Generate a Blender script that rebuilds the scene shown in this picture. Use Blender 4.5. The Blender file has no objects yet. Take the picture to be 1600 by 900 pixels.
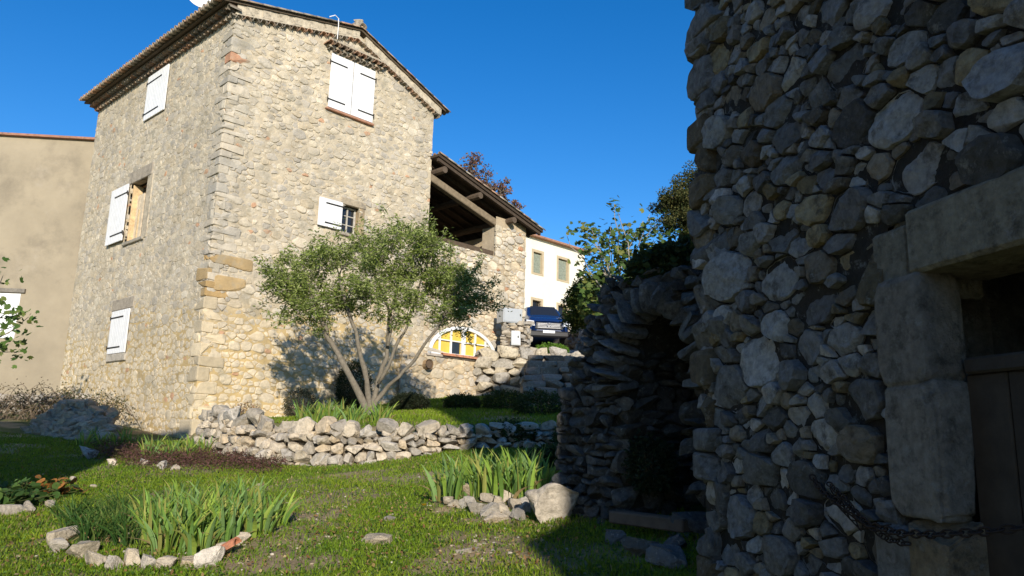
import bpy, math, random
import numpy as np
from math import radians, sin, cos, tan, pi
random.seed(7); rng = np.random.default_rng(7)
scene = bpy.context.scene
C = scene.collection
# ------------------------------------------------------------------ camera, sky, sun, exposure
FPX = 1180.0; PITCH = radians(11.2); ROLL = radians(1.5); EYE = np.array([0, 0, 1.6])
_f = np.array([0, cos(PITCH), sin(PITCH)]); _u0 = np.array([0, -sin(PITCH), cos(PITCH)]); _r0 = np.array([1., 0, 0])
_r = _r0*cos(ROLL)+_u0*sin(ROLL); _u = -_r0*sin(ROLL)+_u0*cos(ROLL)
cam = bpy.data.cameras.new('camera'); camo = bpy.data.objects.new('camera', cam); C.objects.link(camo)
import mathutils
mw = mathutils.Matrix.Identity(4)
for i in range(3):
    mw[i][0] = _r[i]; mw[i][1] = _u[i]; mw[i][2] = -_f[i]; mw[i][3] = EYE[i]
camo.matrix_world = mw
cam.sensor_width = 36; cam.lens = 36*FPX/1600; cam.clip_start = .05; cam.clip_end = 2000
scene.camera = camo
SUN_AZ, SUN_EL = 168, 20
w = bpy.data.worlds.new('World'); scene.world = w; w.use_nodes = True
nt = w.node_tree; nt.nodes.clear()
sky = nt.nodes.new('ShaderNodeTexSky'); sky.sky_type = 'NISHITA'; sky.sun_disc = False
sky.sun_elevation = radians(SUN_EL); sky.sun_rotation = radians(SUN_AZ)
sky.air_density = 1.0; sky.dust_density = 0.1; sky.ozone_density = 3.0; sky.altitude = 300
hs = nt.nodes.new('ShaderNodeHueSaturation'); hs.inputs['Saturation'].default_value = 1.36; hs.inputs['Hue'].default_value = .508; hs.inputs['Value'].default_value = 1.0
bg = nt.nodes.new('ShaderNodeBackground'); bg.inputs['Strength'].default_value = .13
wo = nt.nodes.new('ShaderNodeOutputWorld')
nt.links.new(sky.outputs[0], hs.inputs['Color']); nt.links.new(hs.outputs[0], bg.inputs[0]); nt.links.new(bg.outputs[0], wo.inputs[0])
sl = bpy.data.lights.new('sun', 'SUN'); sl.energy = 4.4; sl.angle = radians(.6); sl.color = (1, .91, .78)
slo = bpy.data.objects.new('sun', sl); C.objects.link(slo)
to_sun = mathutils.Vector((sin(radians(SUN_AZ))*cos(radians(SUN_EL)), cos(radians(SUN_AZ))*cos(radians(SUN_EL)), sin(radians(SUN_EL))))
slo.rotation_euler = to_sun.to_track_quat('Z', 'Y').to_euler()
scene.view_settings.view_transform = 'Standard'; scene.view_settings.look = 'None'
scene.view_settings.gamma = 1; scene.view_settings.exposure = 0.4; scene.view_settings.use_curve_mapping = False
scene.render.engine = 'CYCLES'
scene.cycles.max_bounces = 5; scene.cycles.diffuse_bounces = 3; scene.cycles.transparent_max_bounces = 4

# ------------------------------------------------------------------ helpers
def ray(px, py): return _f + _r*(px-800)/FPX + _u*(450-py)/FPX
def atY(px, py, Y):
    d = ray(px, py); return EYE + d*Y/d[1]
def hash3(ix, iy, iz, s=0):
    h = (ix*374761393 + iy*668265263 + iz*2147483647 + s*974634777) & 0xffffffff
    h = ((h ^ (h >> 13))*1274126177) & 0xffffffff
    return ((h ^ (h >> 16)) & 0xffff)/65535.0
def vnoise(p, s=0):
    p = np.asarray(p, float); i = np.floor(p).astype(np.int64); f = p-i; f = f*f*(3-2*f); out = 0
    for a in (0, 1):
        for b in (0, 1):
            for c in (0, 1):
                wt = (f[..., 0] if a else 1-f[..., 0])*(f[..., 1] if b else 1-f[..., 1])*(f[..., 2] if c else 1-f[..., 2])
                out = out+wt*hash3(i[..., 0]+a, i[..., 1]+b, i[..., 2]+c, s)
    return out
def n2(x, y, sc, s=0): return vnoise(np.stack([np.asarray(x)*sc, np.asarray(y)*sc, np.zeros_like(np.asarray(x, float))+.37*s], -1), s)
def fbm2(x, y, sc, s=0): return (n2(x, y, sc, s)*.5+n2(x, y, sc*2.1, s+1)*.3+n2(x, y, sc*4.3, s+2)*.2)
def sstep(a, b, x):
    t = np.clip((x-a)/(b-a), 0, 1); return t*t*(3-2*t)
def nrm(v): v = np.asarray(v, float); return v/(np.linalg.norm(v, axis=-1, keepdims=True)+1e-12)

WLOC = {}
class MB:
    def __init__(s): s.V = []; s.F = {}; s.C = []; s.n = 0
    def add(s, V, F, col=(1, 1, 1)):
        V = np.asarray(V, float).reshape(-1, 3)
        col = np.asarray(col, float)
        if col.ndim == 1: col = np.tile(col, (len(V), 1))
        s.V.append(V); s.C.append(col)
        if isinstance(F, np.ndarray): s.F.setdefault(F.shape[1], []).append(F+s.n)
        else:
            for f in F: s.F.setdefault(len(f), []).append(np.array([f])+s.n)
        s.n += len(V)
        return s
    def build(s, name, mat, parent=None, smooth=False, solid=None):
        off = WLOC[parent.name] if parent is not None else np.zeros(3)
        V = np.concatenate(s.V)-off; col = np.concatenate(s.C)
        me = bpy.data.meshes.new(name)
        me.vertices.add(len(V)); me.vertices.foreach_set('co', V.astype(np.float32).ravel())
        loops = []; starts = []; k = 0
        for n, L in s.F.items():
            A = np.concatenate(L); loops.append(A.ravel()); starts.append(k+np.arange(len(A))*n); k += A.size
        loops = np.concatenate(loops); starts = np.concatenate(starts)
        me.loops.add(len(loops)); me.loops.foreach_set('vertex_index', loops.astype(np.int32))
        me.polygons.add(len(starts)); me.polygons.foreach_set('loop_start', starts.astype(np.int32))
        me.update(calc_edges=True); me.validate()
        at = me.color_attributes.new('Col', 'FLOAT_COLOR', 'POINT')
        at.data.foreach_set('color', np.concatenate([col, np.ones((len(col), 1))], 1).astype(np.float32).ravel())
        me.polygons.foreach_set('use_smooth', np.full(len(me.polygons), bool(smooth)))
        me.materials.append(mat)
        o = bpy.data.objects.new(name, me); C.objects.link(o)
        if parent is not None: o.parent = parent
        WLOC[o.name] = off
        return o
def recentre(o, p):
    """top-level mesh: put its origin at p"""
    p = np.asarray(p, float); me = o.data
    a = np.empty(len(me.vertices)*3, np.float32); me.vertices.foreach_get('co', a)
    a = a.reshape(-1, 3)-p.astype(np.float32); me.vertices.foreach_set('co', a.ravel()); o.location = p; me.update(); WLOC[o.name] = p
    return o
def tag(o, label=None, cat=None, group=None, kind=None):
    if label: o['label'] = label
    if cat: o['category'] = cat
    if group: o['group'] = group
    if kind: o['kind'] = kind
    return o
def thing(name, loc, label, cat, group=None):
    o = bpy.data.objects.new(name, None); C.objects.link(o); o.location = loc; o.empty_display_size = .3
    WLOC[o.name] = np.array(loc, float); return tag(o, label, cat, group)

BOXF = np.array([[0, 3, 2, 1], [4, 5, 6, 7], [0, 1, 5, 4], [1, 2, 6, 5], [2, 3, 7, 6], [3, 0, 4, 7]])
def box(mb, o, a, b, c, col=(1, 1, 1), bev=0):
    """box: origin corner o, edge vectors a,b,c ; with bev the edges are chamfered"""
    o, a, b, c = [np.asarray(q, float) for q in (o, a, b, c)]
    if bev <= 0:
        V = [o, o+a, o+a+b, o+b, o+c, o+a+c, o+a+b+c, o+b+c]; mb.add(V, BOXF, col); return
    ce = o+(a+b+c)/2; L = [np.linalg.norm(q)/2 for q in (a, b, c)]; D = [nrm(q) for q in (a, b, c)]
    V = []; idx = {}
    for sx in (-1, 1):
        for sy in (-1, 1):
            for sz in (-1, 1):
                for k in range(3):
                    s = [sx, sy, sz]; q = ce.copy()
                    for j in range(3): q = q+D[j]*s[j]*(L[j]-(0 if j == k else min(bev, L[j]*.5)))
                    idx[(sx, sy, sz, k)] = len(V); V.append(q)
    F = []
    for k in range(3):
        i, j = [q for q in range(3) if q != k]
        for s in (-1, 1):
            f = []
            for (x, y) in ((-1, -1), (1, -1), (1, 1), (-1, 1)):
                t = [0, 0, 0]; t[k] = s; t[i] = x; t[j] = y; f.append(idx[(t[0], t[1], t[2], k)])
            F.append(f)
    for k in range(3):
        i, j = [q for q in range(3) if q != k]
        for x in (-1, 1):
            for y in (-1, 1):
                def g(sk, kk):
                    t = [0, 0, 0]; t[k] = sk; t[i] = x; t[j] = y; return idx[(t[0], t[1], t[2], kk)]
                F.append([g(-1, i), g(1, i), g(1, j), g(-1, j)])
    for sx in (-1, 1):
        for sy in (-1, 1):
            for sz in (-1, 1): F.append([idx[(sx, sy, sz, 0)], idx[(sx, sy, sz, 1)], idx[(sx, sy, sz, 2)]])
    mb.add(V, F, col)
def tube(mb, pts, rad, n=7, col=(1, 1, 1), cap=True):
    pts = np.asarray(pts, float); rad = np.broadcast_to(rad, (len(pts),))
    V = []; t = nrm(np.gradient(pts, axis=0)); a = np.array([0, 0, 1.]) if abs(t[0][2]) < .9 else np.array([1., 0, 0])
    for i in range(len(pts)):
        x = nrm(np.cross(a, t[i])); y = np.cross(t[i], x); a = y if False else a
        if np.linalg.norm(np.cross(a, t[i])) < .1: x = nrm(np.cross([1, .3, 0], t[i])); y = np.cross(t[i], x)
        th = np.arange(n)*2*pi/n
        V.append(pts[i]+rad[i]*(np.cos(th)[:, None]*x+np.sin(th)[:, None]*y))
    V = np.concatenate(V); F = []
    for i in range(len(pts)-1):
        for k in range(n): F.append([i*n+k, i*n+(k+1) % n, (i+1)*n+(k+1) % n, (i+1)*n+k])
    if cap: F = F+[list(range(n))[::-1], [(len(pts)-1)*n+k for k in range(n)]]
    mb.add(V, F, col)
def halftube(mb, p, d, up, r, L, th=.012, n=8, col=(1, 1, 1), taper=1.0):
    """half-round roof tile: starts at p, runs along d, convex towards up"""
    p = np.asarray(p, float); d = nrm(d); up = nrm(up); s = nrm(np.cross(d, up)); A = np.linspace(0, pi, n+1)
    ring = lambda q, rr: q+rr*(np.cos(A)[:, None]*s+np.sin(A)[:, None]*up)
    V = np.concatenate([ring(p, r), ring(p, r-th), ring(p+d*L, r*taper), ring(p+d*L, r*taper-th)]); m = n+1; F = []
    for k in range(n):
        F += [[k, k+1, 2*m+k+1, 2*m+k], [m+k, 3*m+k, 3*m+k+1, m+k+1], [k, m+k, m+k+1, k+1], [2*m+k, 2*m+k+1, 3*m+k+1, 3*m+k]]
    F += [[0, 2*m, 3*m, m], [n, m+n, 3*m+n, 2*m+n]]
    mb.add(V, np.array(F), col)
def prism(mb, poly, ext, col=(1, 1, 1)):
    """closed prism from a 3D polygon swept along ext"""
    poly = np.asarray(poly, float); n = len(poly); V = np.concatenate([poly, poly+np.asarray(ext, float)])
    F = [list(range(n)), list(range(n, 2*n))[::-1]]+[[i, i+n, (i+1) % n+n, (i+1) % n] for i in range(n)]
    mb.add(V, F, col)

def ico(level):
    t = (1+5**.5)/2
    V = [(-1, t, 0), (1, t, 0), (-1, -t, 0), (1, -t, 0), (0, -1, t), (0, 1, t), (0, -1, -t), (0, 1, -t), (t, 0, -1), (t, 0, 1), (-t, 0, -1), (-t, 0, 1)]
    F = [(0, 11, 5), (0, 5, 1), (0, 1, 7), (0, 7, 10), (0, 10, 11), (1, 5, 9), (5, 11, 4), (11, 10, 2), (10, 7, 6), (7, 1, 8), (3, 9, 4), (3, 4, 2), (3, 2, 6), (3, 6, 8), (3, 8, 9), (4, 9, 5), (2, 4, 11), (6, 2, 10), (8, 6, 7), (9, 8, 1)]
    V = [np.array(v)/np.linalg.norm(v) for v in V]
    for _ in range(level):
        c = {}; G = []
        def mid(a, b):
            k = (min(a, b), max(a, b))
            if k not in c: m = V[a]+V[b]; V.append(m/np.linalg.norm(m)); c[k] = len(V)-1
            return c[k]
        for a, b, d in F:
            x, y, z = mid(a, b), mid(b, d), mid(d, a); G += [(a, x, z), (b, y, x), (d, z, y), (x, y, z)]
        F = G
    return np.array(V), np.array(F)
ICO = {l: ico(l) for l in (1, 2, 3, 4, 5)}
def rock(mb, c, dims, X=(1, 0, 0), Y=(0, 1, 0), Z=(0, 0, 1), col=(1, 1, 1), lvl=2, rough=.06, boxy=.55, cuts=9, cv=.12, cl=.5, ch=.95):
    V, F = ICO[lvl]; v = np.sign(V)*np.abs(V)**boxy; v = v/np.max(np.abs(v), axis=1).mean()
    for _ in range(cuts):
        n = nrm(rng.normal(size=3)); d = rng.uniform(cl, ch); k = v@n-d; v = v-np.maximum(k, 0)[:, None]*n
    if rough > 0:
        s = int(rng.integers(1, 9999)); k = vnoise(V*2.2+s % 17, s)-.5; k2 = vnoise(V*5+3, s+1)-.5
        v = v*(1+rough*2.2*k[:, None]+rough*k2[:, None])
    v = v*np.asarray(dims)/2
    P = np.asarray(c)+v[:, :1]*np.asarray(X)+v[:, 1:2]*np.asarray(Y)+v[:, 2:]*np.asarray(Z)
    cc = np.asarray(col)*(1+rng.uniform(-cv, cv))
    mb.add(P, F, cc)

def M(name, color=(.5, .5, .5), attr=False, rough=.9, var=.3, vs=5., bump=.4, bs=30., bd=.01, spec=.3, metal=0., transl=0., dark=None, ds=3., lite=None, ls=12.):
    m = bpy.data.materials.new(name); m.use_nodes = True; t = m.node_tree; N = t.nodes; L = t.links
    b = N['Principled BSDF']; b.inputs['Roughness'].default_value = rough; b.inputs['Metallic'].default_value = metal
    b.inputs['Specular IOR Level'].default_value = spec
    tc = N.new('ShaderNodeTexCoord')
    if attr:
        a = N.new('ShaderNodeAttribute'); a.attribute_name = 'Col'; base = a.outputs['Color']
    else:
        r = N.new('ShaderNodeRGB'); r.outputs[0].default_value = (*color, 1); base = r.outputs[0]
    if var > 0:
        n1 = N.new('ShaderNodeTexNoise'); n1.inputs['Scale'].default_value = vs; n1.inputs['Detail'].default_value = 9; n1.inputs['Roughness'].default_value = .65
        L.new(tc.outputs['Object'], n1.inputs['Vector'])
        mr = N.new('ShaderNodeMapRange'); mr.inputs[1].default_value = .25; mr.inputs[2].default_value = .75; mr.inputs[3].default_value = 1-var; mr.inputs[4].default_value = 1+var
        L.new(n1.outputs['Fac'], mr.inputs[0])
        mx = N.new('ShaderNodeVectorMath'); mx.operation = 'SCALE'; L.new(base, mx.inputs[0]); L.new(mr.outputs[0], mx.inputs['Scale']); base = mx.outputs[0]
    if dark is not None:
        n3 = N.new('ShaderNodeTexNoise'); n3.inputs['Scale'].default_value = ds; n3.inputs['Detail'].default_value = 10; n3.inputs['Roughness'].default_value = .7
        L.new(tc.outputs['Object'], n3.inputs['Vector'])
        m3 = N.new('ShaderNodeMapRange'); m3.inputs[1].default_value = .52; m3.inputs[2].default_value = .66; L.new(n3.outputs['Fac'], m3.inputs[0])
        mm = N.new('ShaderNodeMix'); mm.data_type = 'RGBA'; mm.inputs[7].default_value = (*dark, 1)
        sc = N.new('ShaderNodeMath'); sc.operation = 'MULTIPLY'; sc.inputs[1].default_value = .75; L.new(m3.outputs[0], sc.inputs[0])
        L.new(sc.outputs[0], mm.inputs[0]); L.new(base, mm.inputs[6]); base = mm.outputs[2]
    if lite is not None:
        n5 = N.new('ShaderNodeTexNoise'); n5.inputs['Scale'].default_value = ls; n5.inputs['Detail'].default_value = 12; n5.inputs['Roughness'].default_value = .75
        mp = N.new('ShaderNodeMapping'); mp.inputs['Location'].default_value = (3.1, 7.7, 1.3); L.new(tc.outputs['Object'], mp.inputs[0]); L.new(mp.outputs[0], n5.inputs['Vector'])
        m5 = N.new('ShaderNodeMapRange'); m5.inputs[1].default_value = .56; m5.inputs[2].default_value = .66; m5.inputs[4].default_value = .7; L.new(n5.outputs['Fac'], m5.inputs[0])
        m6 = N.new('ShaderNodeMix'); m6.data_type = 'RGBA'; m6.inputs[7].default_value = (*lite, 1)
        L.new(m5.outputs[0], m6.inputs[0]); L.new(base, m6.inputs[6]); base = m6.outputs[2]
    L.new(base, b.inputs['Base Color'])
    if bump > 0:
        n4 = N.new('ShaderNodeTexNoise'); n4.inputs['Scale'].default_value = bs; n4.inputs['Detail'].default_value = 8; n4.inputs['Roughness'].default_value = .7
        L.new(tc.outputs['Object'], n4.inputs['Vector'])
        bp = N.new('ShaderNodeBump'); bp.inputs['Strength'].default_value = bump; bp.inputs['Distance'].default_value = bd
        L.new(n4.outputs['Fac'], bp.inputs['Height']); L.new(bp.outputs[0], b.inputs['Normal'])
    if transl > 0:
        tr = N.new('ShaderNodeBsdfTranslucent'); L.new(base, tr.inputs[0]); ms = N.new('ShaderNodeMixShader'); ms.inputs[0].default_value = transl
        L.new(b.outputs[0], ms.inputs[1]); L.new(tr.outputs[0], ms.inputs[2]); L.new(ms.outputs[0], N['Material Output'].inputs[0])
    return m
m_stone = M('limestone', attr=True, var=.28, vs=9, bump=.55, bs=26, bd=.02, dark=(.17, .155, .13), ds=5)
m_wall = M('house_masonry', attr=True, var=.22, vs=3.5, bump=.6, bs=22, bd=.025, dark=(.34, .30, .22), ds=2.2)
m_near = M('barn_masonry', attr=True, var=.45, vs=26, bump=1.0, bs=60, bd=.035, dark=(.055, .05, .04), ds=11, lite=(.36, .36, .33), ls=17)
m_rock = M('garden_rock', attr=True, var=.35, vs=16, bump=1.0, bs=45, bd=.018, dark=(.15, .135, .105), ds=10, lite=(.56, .53, .45), ls=22)
m_tile = M('clay_tile', attr=True, var=.35, vs=9, bump=.4, bs=40, dark=(.10, .09, .07), ds=7)
m_mortar = M('mortar', (.42, .35, .26), var=.25, vs=8)
m_wood = M('old_wood', attr=True, var=.35, vs=10, bump=.5, bs=20)
m_white = M('white_paint', (.78, .78, .77), var=.10, vs=7, bump=.08, bs=50, rough=.55)
m_metal = M('dark_iron', (.03, .028, .026), var=.3, vs=30, bump=.2, rough=.6, metal=.5)
m_plaster = M('old_render', (.325, .275, .195), var=.2, vs=.7, bump=.3, bs=16, dark=(.20, .17, .125), ds=.45, lite=(.36, .31, .235), ls=.8)
m_cream = M('cream_render', (.80, .75, .62), var=.08, vs=1, bump=.2, bs=15)
m_trim = M('sand_trim', (.50, .40, .26), var=.15, vs=4)
m_leaf = M('leaves', attr=True, var=.0, bump=0, rough=.6, spec=.2, transl=.3)
m_grass = M('grass_leaves', attr=True, var=.0, bump=0, rough=.6, spec=.25, transl=.35)
m_bark = M('bark', attr=True, var=.35, vs=18, bump=.8, bs=30, bd=.02)
m_glass = M('dark_glass', (.02, .022, .025), var=0, bump=0, rough=.08, spec=.6)
m_grey = M('grey_plastic', (.42, .44, .45), var=.06, bump=.05, rough=.5)
CREAM = np.array([(.66, .57, .42), (.60, .52, .38), (.52, .46, .36), (.45, .41, .35), (.68, .61, .48), (.58, .47, .31), (.36, .34, .31), (.55, .50, .42)])
GREY = np.array([(.30, .30, .29), (.24, .24, .235), (.20, .19, .175), (.36, .35, .33), (.27, .24, .19), (.33, .33, .32), (.18, .18, .18), (.40, .38, .35)])
PALE = np.array([(.50, .43, .33), (.45, .39, .30), (.56, .48, .37), (.38, .34, .28), (.52, .42, .29), (.45, .41, .35)])

# ------------------------------------------------------------------ stone relief wall (height field of irregular stones)
def seeds(u0, u1, v0, v1, tiers, asp):
    P = []; R = []
    for r_lo, r_hi, tries in tiers:
        for _ in range(tries):
            rr = random.uniform(r_lo, r_hi); p = (random.uniform(u0, u1), random.uniform(v0, v1))
            if P:
                A = np.array(P); d = np.hypot((A[:, 0]-p[0])/asp, A[:, 1]-p[1])
                if np.any(d < (np.array(R)+rr)*.86): continue
            P.append(p); R.append(rr)
    return np.array(P), np.array(R)
def relief(fP, u0, u1, v0, v1, res, tiers, asp=1.35, gap=.012, rnd=.04, h=.05, pal=CREAM, mortar=(.4, .33, .24), holes=(), keep=None, warp=.5, zone=None, tilt=.12, rough=.012, mb=None, colf=None, facet=.6, cvar=(.82, 1.15), stain=False, mfrac=0.):
    """fP(u,v,h)->points; returns MB"""
    S, R = seeds(u0-.1, u1+.1, v0-.1, v1+.1, tiers, asp); rm = R.mean()
    us = np.unique(np.round(np.concatenate([np.linspace(u0, u1, int((u1-u0)/res)+1)]+[[a, b] for a, b, _, _ in holes]), 4))
    vs = np.unique(np.round(np.concatenate([np.linspace(v0, v1, int((v1-v0)/res)+1)]+[[a, b] for _, _, a, b in holes]), 4))
    U, V = np.meshgrid(us, vs, indexing='ij'); sh = U.shape; U = U.ravel(); V = V.ravel()
    s0 = random.randint(0, 9999); wa = rm*warp
    uw = U+(n2(U, V, .9/rm, s0)-.5)*2*wa+(n2(U, V, 2.6/rm, s0+5)-.5)*wa*.5; vw = V+(n2(U, V, .9/rm, s0+1)-.5)*1.4*wa+(n2(U, V, 2.6/rm, s0+6)-.5)*wa*.5
    I1 = np.empty(len(U), np.int32); E = np.empty(len(U), np.float32)
    # bucket the search by v strips
    order = np.argsort(vw); Sx = (S[:, 0]/asp).astype(np.float32); Sy = S[:, 1].astype(np.float32); R2 = (R**2).astype(np.float32)
    for k in range(0, len(U), 4000):
        ix = order[k:k+4000]; lo, hi = vw[ix[0]]-.6, vw[ix[-1]]+.6; c = np.where((Sy > lo) & (Sy < hi))[0]
        px = (uw[ix]/asp).astype(np.float32); py = vw[ix].astype(np.float32)
        D = (px[:, None]-Sx[c])**2+(py[:, None]-Sy[c])**2-R2[c]
        a = np.argpartition(D, 1, axis=1)[:, :2]; d = np.take_along_axis(D, a, 1); sw = d[:, 0] > d[:, 1]
        a[sw] = a[sw][:, ::-1]; d[sw] = d[sw][:, ::-1]
        i1, i2 = c[a[:, 0]], c[a[:, 1]]
        I1[ix] = i1; E[ix] = (d[:, 1]-d[:, 0])/(2*np.hypot(Sx[i1]-Sx[i2], Sy[i1]-Sy[i2])+1e-6)
    n = len(S); g = gap*np.random.default_rng(1).uniform(.5, 1.9, n)
    ts = sstep(0, 1, np.clip((E-g[I1])/rnd, 0, 1))**.6
    hh = np.random.default_rng(s0).uniform(.45, 1.15, n); tl = np.random.default_rng(s0+1).uniform(-tilt, tilt, (n, 2))
    mk = (R < np.quantile(R, .72)) & (np.random.default_rng(s0+21).random(n) < mfrac); hh = np.where(mk, .18, hh)
    H = h*ts*hh[I1]+ts*((U-S[I1, 0])*tl[I1, 0]+(V-S[I1, 1])*tl[I1, 1])
    fr = np.random.default_rng(s0+11)
    for _ in range(3):
        fa = fr.uniform(0, 2*pi, n); fo = fr.uniform(.25, .8, n)*R; fs = fr.uniform(.15, .8, n)*facet
        dd = (U-S[I1, 0])*np.cos(fa)[I1]/asp+(V-S[I1, 1])*np.sin(fa)[I1]-fo[I1]
        H = H-ts*np.maximum(dd, 0)*fs[I1]
    H = H+ts*rough*2*(fbm2(U, V, 16, s0)-.5)+ts*rough*3*(fbm2(U, V, 5, s0+7)-.5)+(1-ts)*rough*(fbm2(U, V, 22, s0+3)-.5)
    pr = np.random.default_rng(s0+4); cs = pal[pr.integers(0, len(pal), n)]*pr.uniform(*cvar, (n, 1))
    if colf is not None: cs = colf(S, cs, R)
    if mfrac > 0: cs[mk] = np.asarray(mortar)*2.0
    col = cs[I1]; mo = np.asarray(mortar) if zone is None else zone(U, V)
    tc = np.clip((E-g[I1])/(rnd*.35), 0, 1)[:, None]
    mcol = mo*(1+.35*(fbm2(U, V, 9, s0+9)-.5))[:, None]
    col = mcol*(1-tc)+col*tc
    if stain: col = col*(.80+.40*fbm2(U, V, .55, s0+13))[:, None]*(.9+.2*n2(U, V*.12, 2.6, s0+15))[:, None]
    P = fP(U, V, H)
    nu, nv = sh; idx = np.arange(nu*nv).reshape(nu, nv)
    F = np.stack([idx[:-1, :-1], idx[1:, :-1], idx[1:, 1:], idx[:-1, 1:]], -1).reshape(-1, 4)
    uc = ((us[:-1]+us[1:])/2)[:, None]+np.zeros(nv-1); vc = ((vs[:-1]+vs[1:])/2)[None]+np.zeros((nu-1, 1)); uc = uc.ravel(); vc = vc.ravel()
    kp = np.ones(len(F), bool)
    for a, b, c_, d_ in holes: kp &= ~((uc > a) & (uc < b) & (vc > c_) & (vc < d_))
    if keep is not None: kp &= keep(uc, vc)
    F = F[kp]; used = np.unique(F); mp = -np.ones(len(P), int); mp[used] = np.arange(len(used))
    mb = mb or MB(); mb.add(P[used], mp[F], col[used]); return mb

def stonework(fP, u0, u1, v0, v1, tiers, asp=1.5, gap=.006, h=(.012, .035), pal=CREAM, cvar=(.85, 1.15), mortar=(.4, .33, .25), zone=None, holes=(), vtop=None, M_=20, radii=(1, 1, .9, .62, .3), facet=.5, tilt=.12, rough=.006, mres=.05, mh=.01, skip=0., colf=None, stain=False, edge=.05, course=0., keep=None, push=None):
    """rubble masonry: every stone its own crisp edged polygon set in a mortar bed. fP(u,v,h)->points"""
    S, Rr = seeds(u0-.05, u1+.05, v0-.05, v1+.05, tiers, asp)
    if course > 0: S[:, 1] += .45*(np.round(S[:, 1]/course)*course-S[:, 1])*(Rr < course*.6)
    n = len(S); s0 = random.randint(0, 9999); pr = np.random.default_rng(s0)
    cs = pal[pr.integers(0, len(pal), n)]*pr.uniform(*cvar, (n, 1))
    if colf is not None: cs = colf(S, cs, Rr)
    Q = np.stack([S[:, 0]/asp, S[:, 1]], 1); mb = MB(); K = len(radii)
    def inhole(u, v): return any(a < u < b and c < v < d for a, b, c, d in holes)
    allV, allF, allC = [], [], []; base = 0; vt = vtop if vtop is not None else (lambda u: v1)
    for i in range(n):
        if keep is not None and not keep(S[i, 0], S[i, 1]): continue
        if inhole(S[i, 0], S[i, 1]) or S[i, 1] > vt(S[i, 0])-.01 or S[i, 1] < v0 or not (u0 < S[i, 0] < u1): continue
        if skip > 0 and Rr[i] < .05 and pr.random() < skip: continue
        d = Q-Q[i]; D = np.hypot(d[:, 0], d[:, 1]); nb = np.where((D < 4.2*max(Rr[i], .05)+.1) & (D > 1e-6))[0]
        if len(nb) < 3: continue
        N = d[nb]/D[nb][:, None]; dist = (D[nb]**2+Rr[i]**2-Rr[nb]**2)/(2*D[nb])-gap*pr.uniform(.4, 1.8)
        th = np.linspace(0, 2*pi, M_, endpoint=False)+pr.uniform(0, .3); U_ = np.stack([np.cos(th), np.sin(th)], 1); dot = U_@N.T
        r = np.min(np.where(dot > .05, np.maximum(dist, .006)[None]/np.maximum(dot, .05), 9), axis=1); r = np.minimum(r, Rr[i]*2.1)
        for _ in range(2):   # knocked off corners
            a = pr.uniform(0, 2*pi); c_ = np.cos(th-a); r = np.minimum(r, np.where(c_ > .1, Rr[i]*pr.uniform(.85, 1.6)/np.maximum(c_, .1), 9))
        r = r*(1+pr.normal(0, .018, M_))
        hh = pr.uniform(*h)*(.75+.5*min(1, Rr[i]/.1)); tl = pr.uniform(-tilt, tilt, 2)
        fa = pr.uniform(0, 2*pi, 3); fo = pr.uniform(.2, .8, 3)*Rr[i]; fs = pr.uniform(.15, 1., 3)*facet
        X = []; Hh = []
        for k, q in enumerate(radii):
            x = U_*(r*q)[:, None]; 
            z = np.full(M_, -.04) if k == 0 else hh*(.62 if k == 1 else 1.)+x@tl-sum(np.maximum(x[:, 0]*cos(fa[j])+x[:, 1]*sin(fa[j])-fo[j], 0)*fs[j] for j in range(3))
            if k == 1: z = np.maximum(z-edge*.1, .004)
            X.append(x); Hh.append(z)
        X.append(np.zeros((1, 2))); Hh.append(np.array([hh]))
        X = np.concatenate(X); Hh = np.concatenate(Hh); uu = S[i, 0]+X[:, 0]*asp; vv_ = S[i, 1]+X[:, 1]
        uu = np.clip(uu, u0, u1); vv_ = np.clip(vv_, v0, v1)
        if vtop is not None: vv_ = np.minimum(vv_, np.array([vt(q) for q in uu]))
        for a, b, c, dd in holes:
            ins = (uu > a) & (uu < b) & (vv_ > c) & (vv_ < dd)
            if ins.any():
                e4 = np.stack([uu-a, b-uu, vv_-c, dd-vv_], 1); w4 = np.argmin(e4, 1)
                uu = np.where(ins & (w4 == 0), a, uu); uu = np.where(ins & (w4 == 1), b, uu); vv_ = np.where(ins & (w4 == 2), c, vv_); vv_ = np.where(ins & (w4 == 3), dd, vv_)
        if push is not None: uu, vv_ = push(uu, vv_)
        allV.append(np.stack([uu, vv_, Hh], 1))
        k_ = np.arange(M_); k2 = (k_+1) % M_
        for k in range(K-1): allF.append(np.stack([k*M_+k_, k*M_+k2, (k+1)*M_+k2, (k+1)*M_+k_], 1)+base)
        c0 = (K-1)*M_; allF.append(np.stack([c0+k_, c0+k2, np.full(M_, K*M_), np.full(M_, K*M_)], 1)+base)
        allC.append(np.tile(cs[i], (len(uu), 1))*pr.uniform(.93, 1.07, (len(uu), 1))); base += len(uu)
    V = np.concatenate(allV); F = np.concatenate(allF); col = np.concatenate(allC); tri = F[:, 2] == F[:, 3]
    up_ = V[:, 2] > -.035; V[:, 2] += up_*rough*(9*(fbm2(V[:, 0], V[:, 1], 7, s0+3)-.5)+6*(fbm2(V[:, 0], V[:, 1], 22, s0+4)-.5))
    def st_(U, V_): return (.88+.24*fbm2(U, V_, .55, 13))*(.93+.14*n2(U, V_*.12, 2.6, 15))
    if stain: col = col*st_(V[:, 0], V[:, 1])[:, None]
    mb.add(fP(V[:, 0], V[:, 1], V[:, 2]), F[~tri], col); base0 = mb.n-len(V); mb.F.setdefault(3, []).append(F[tri][:, :3]+base0)
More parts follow.
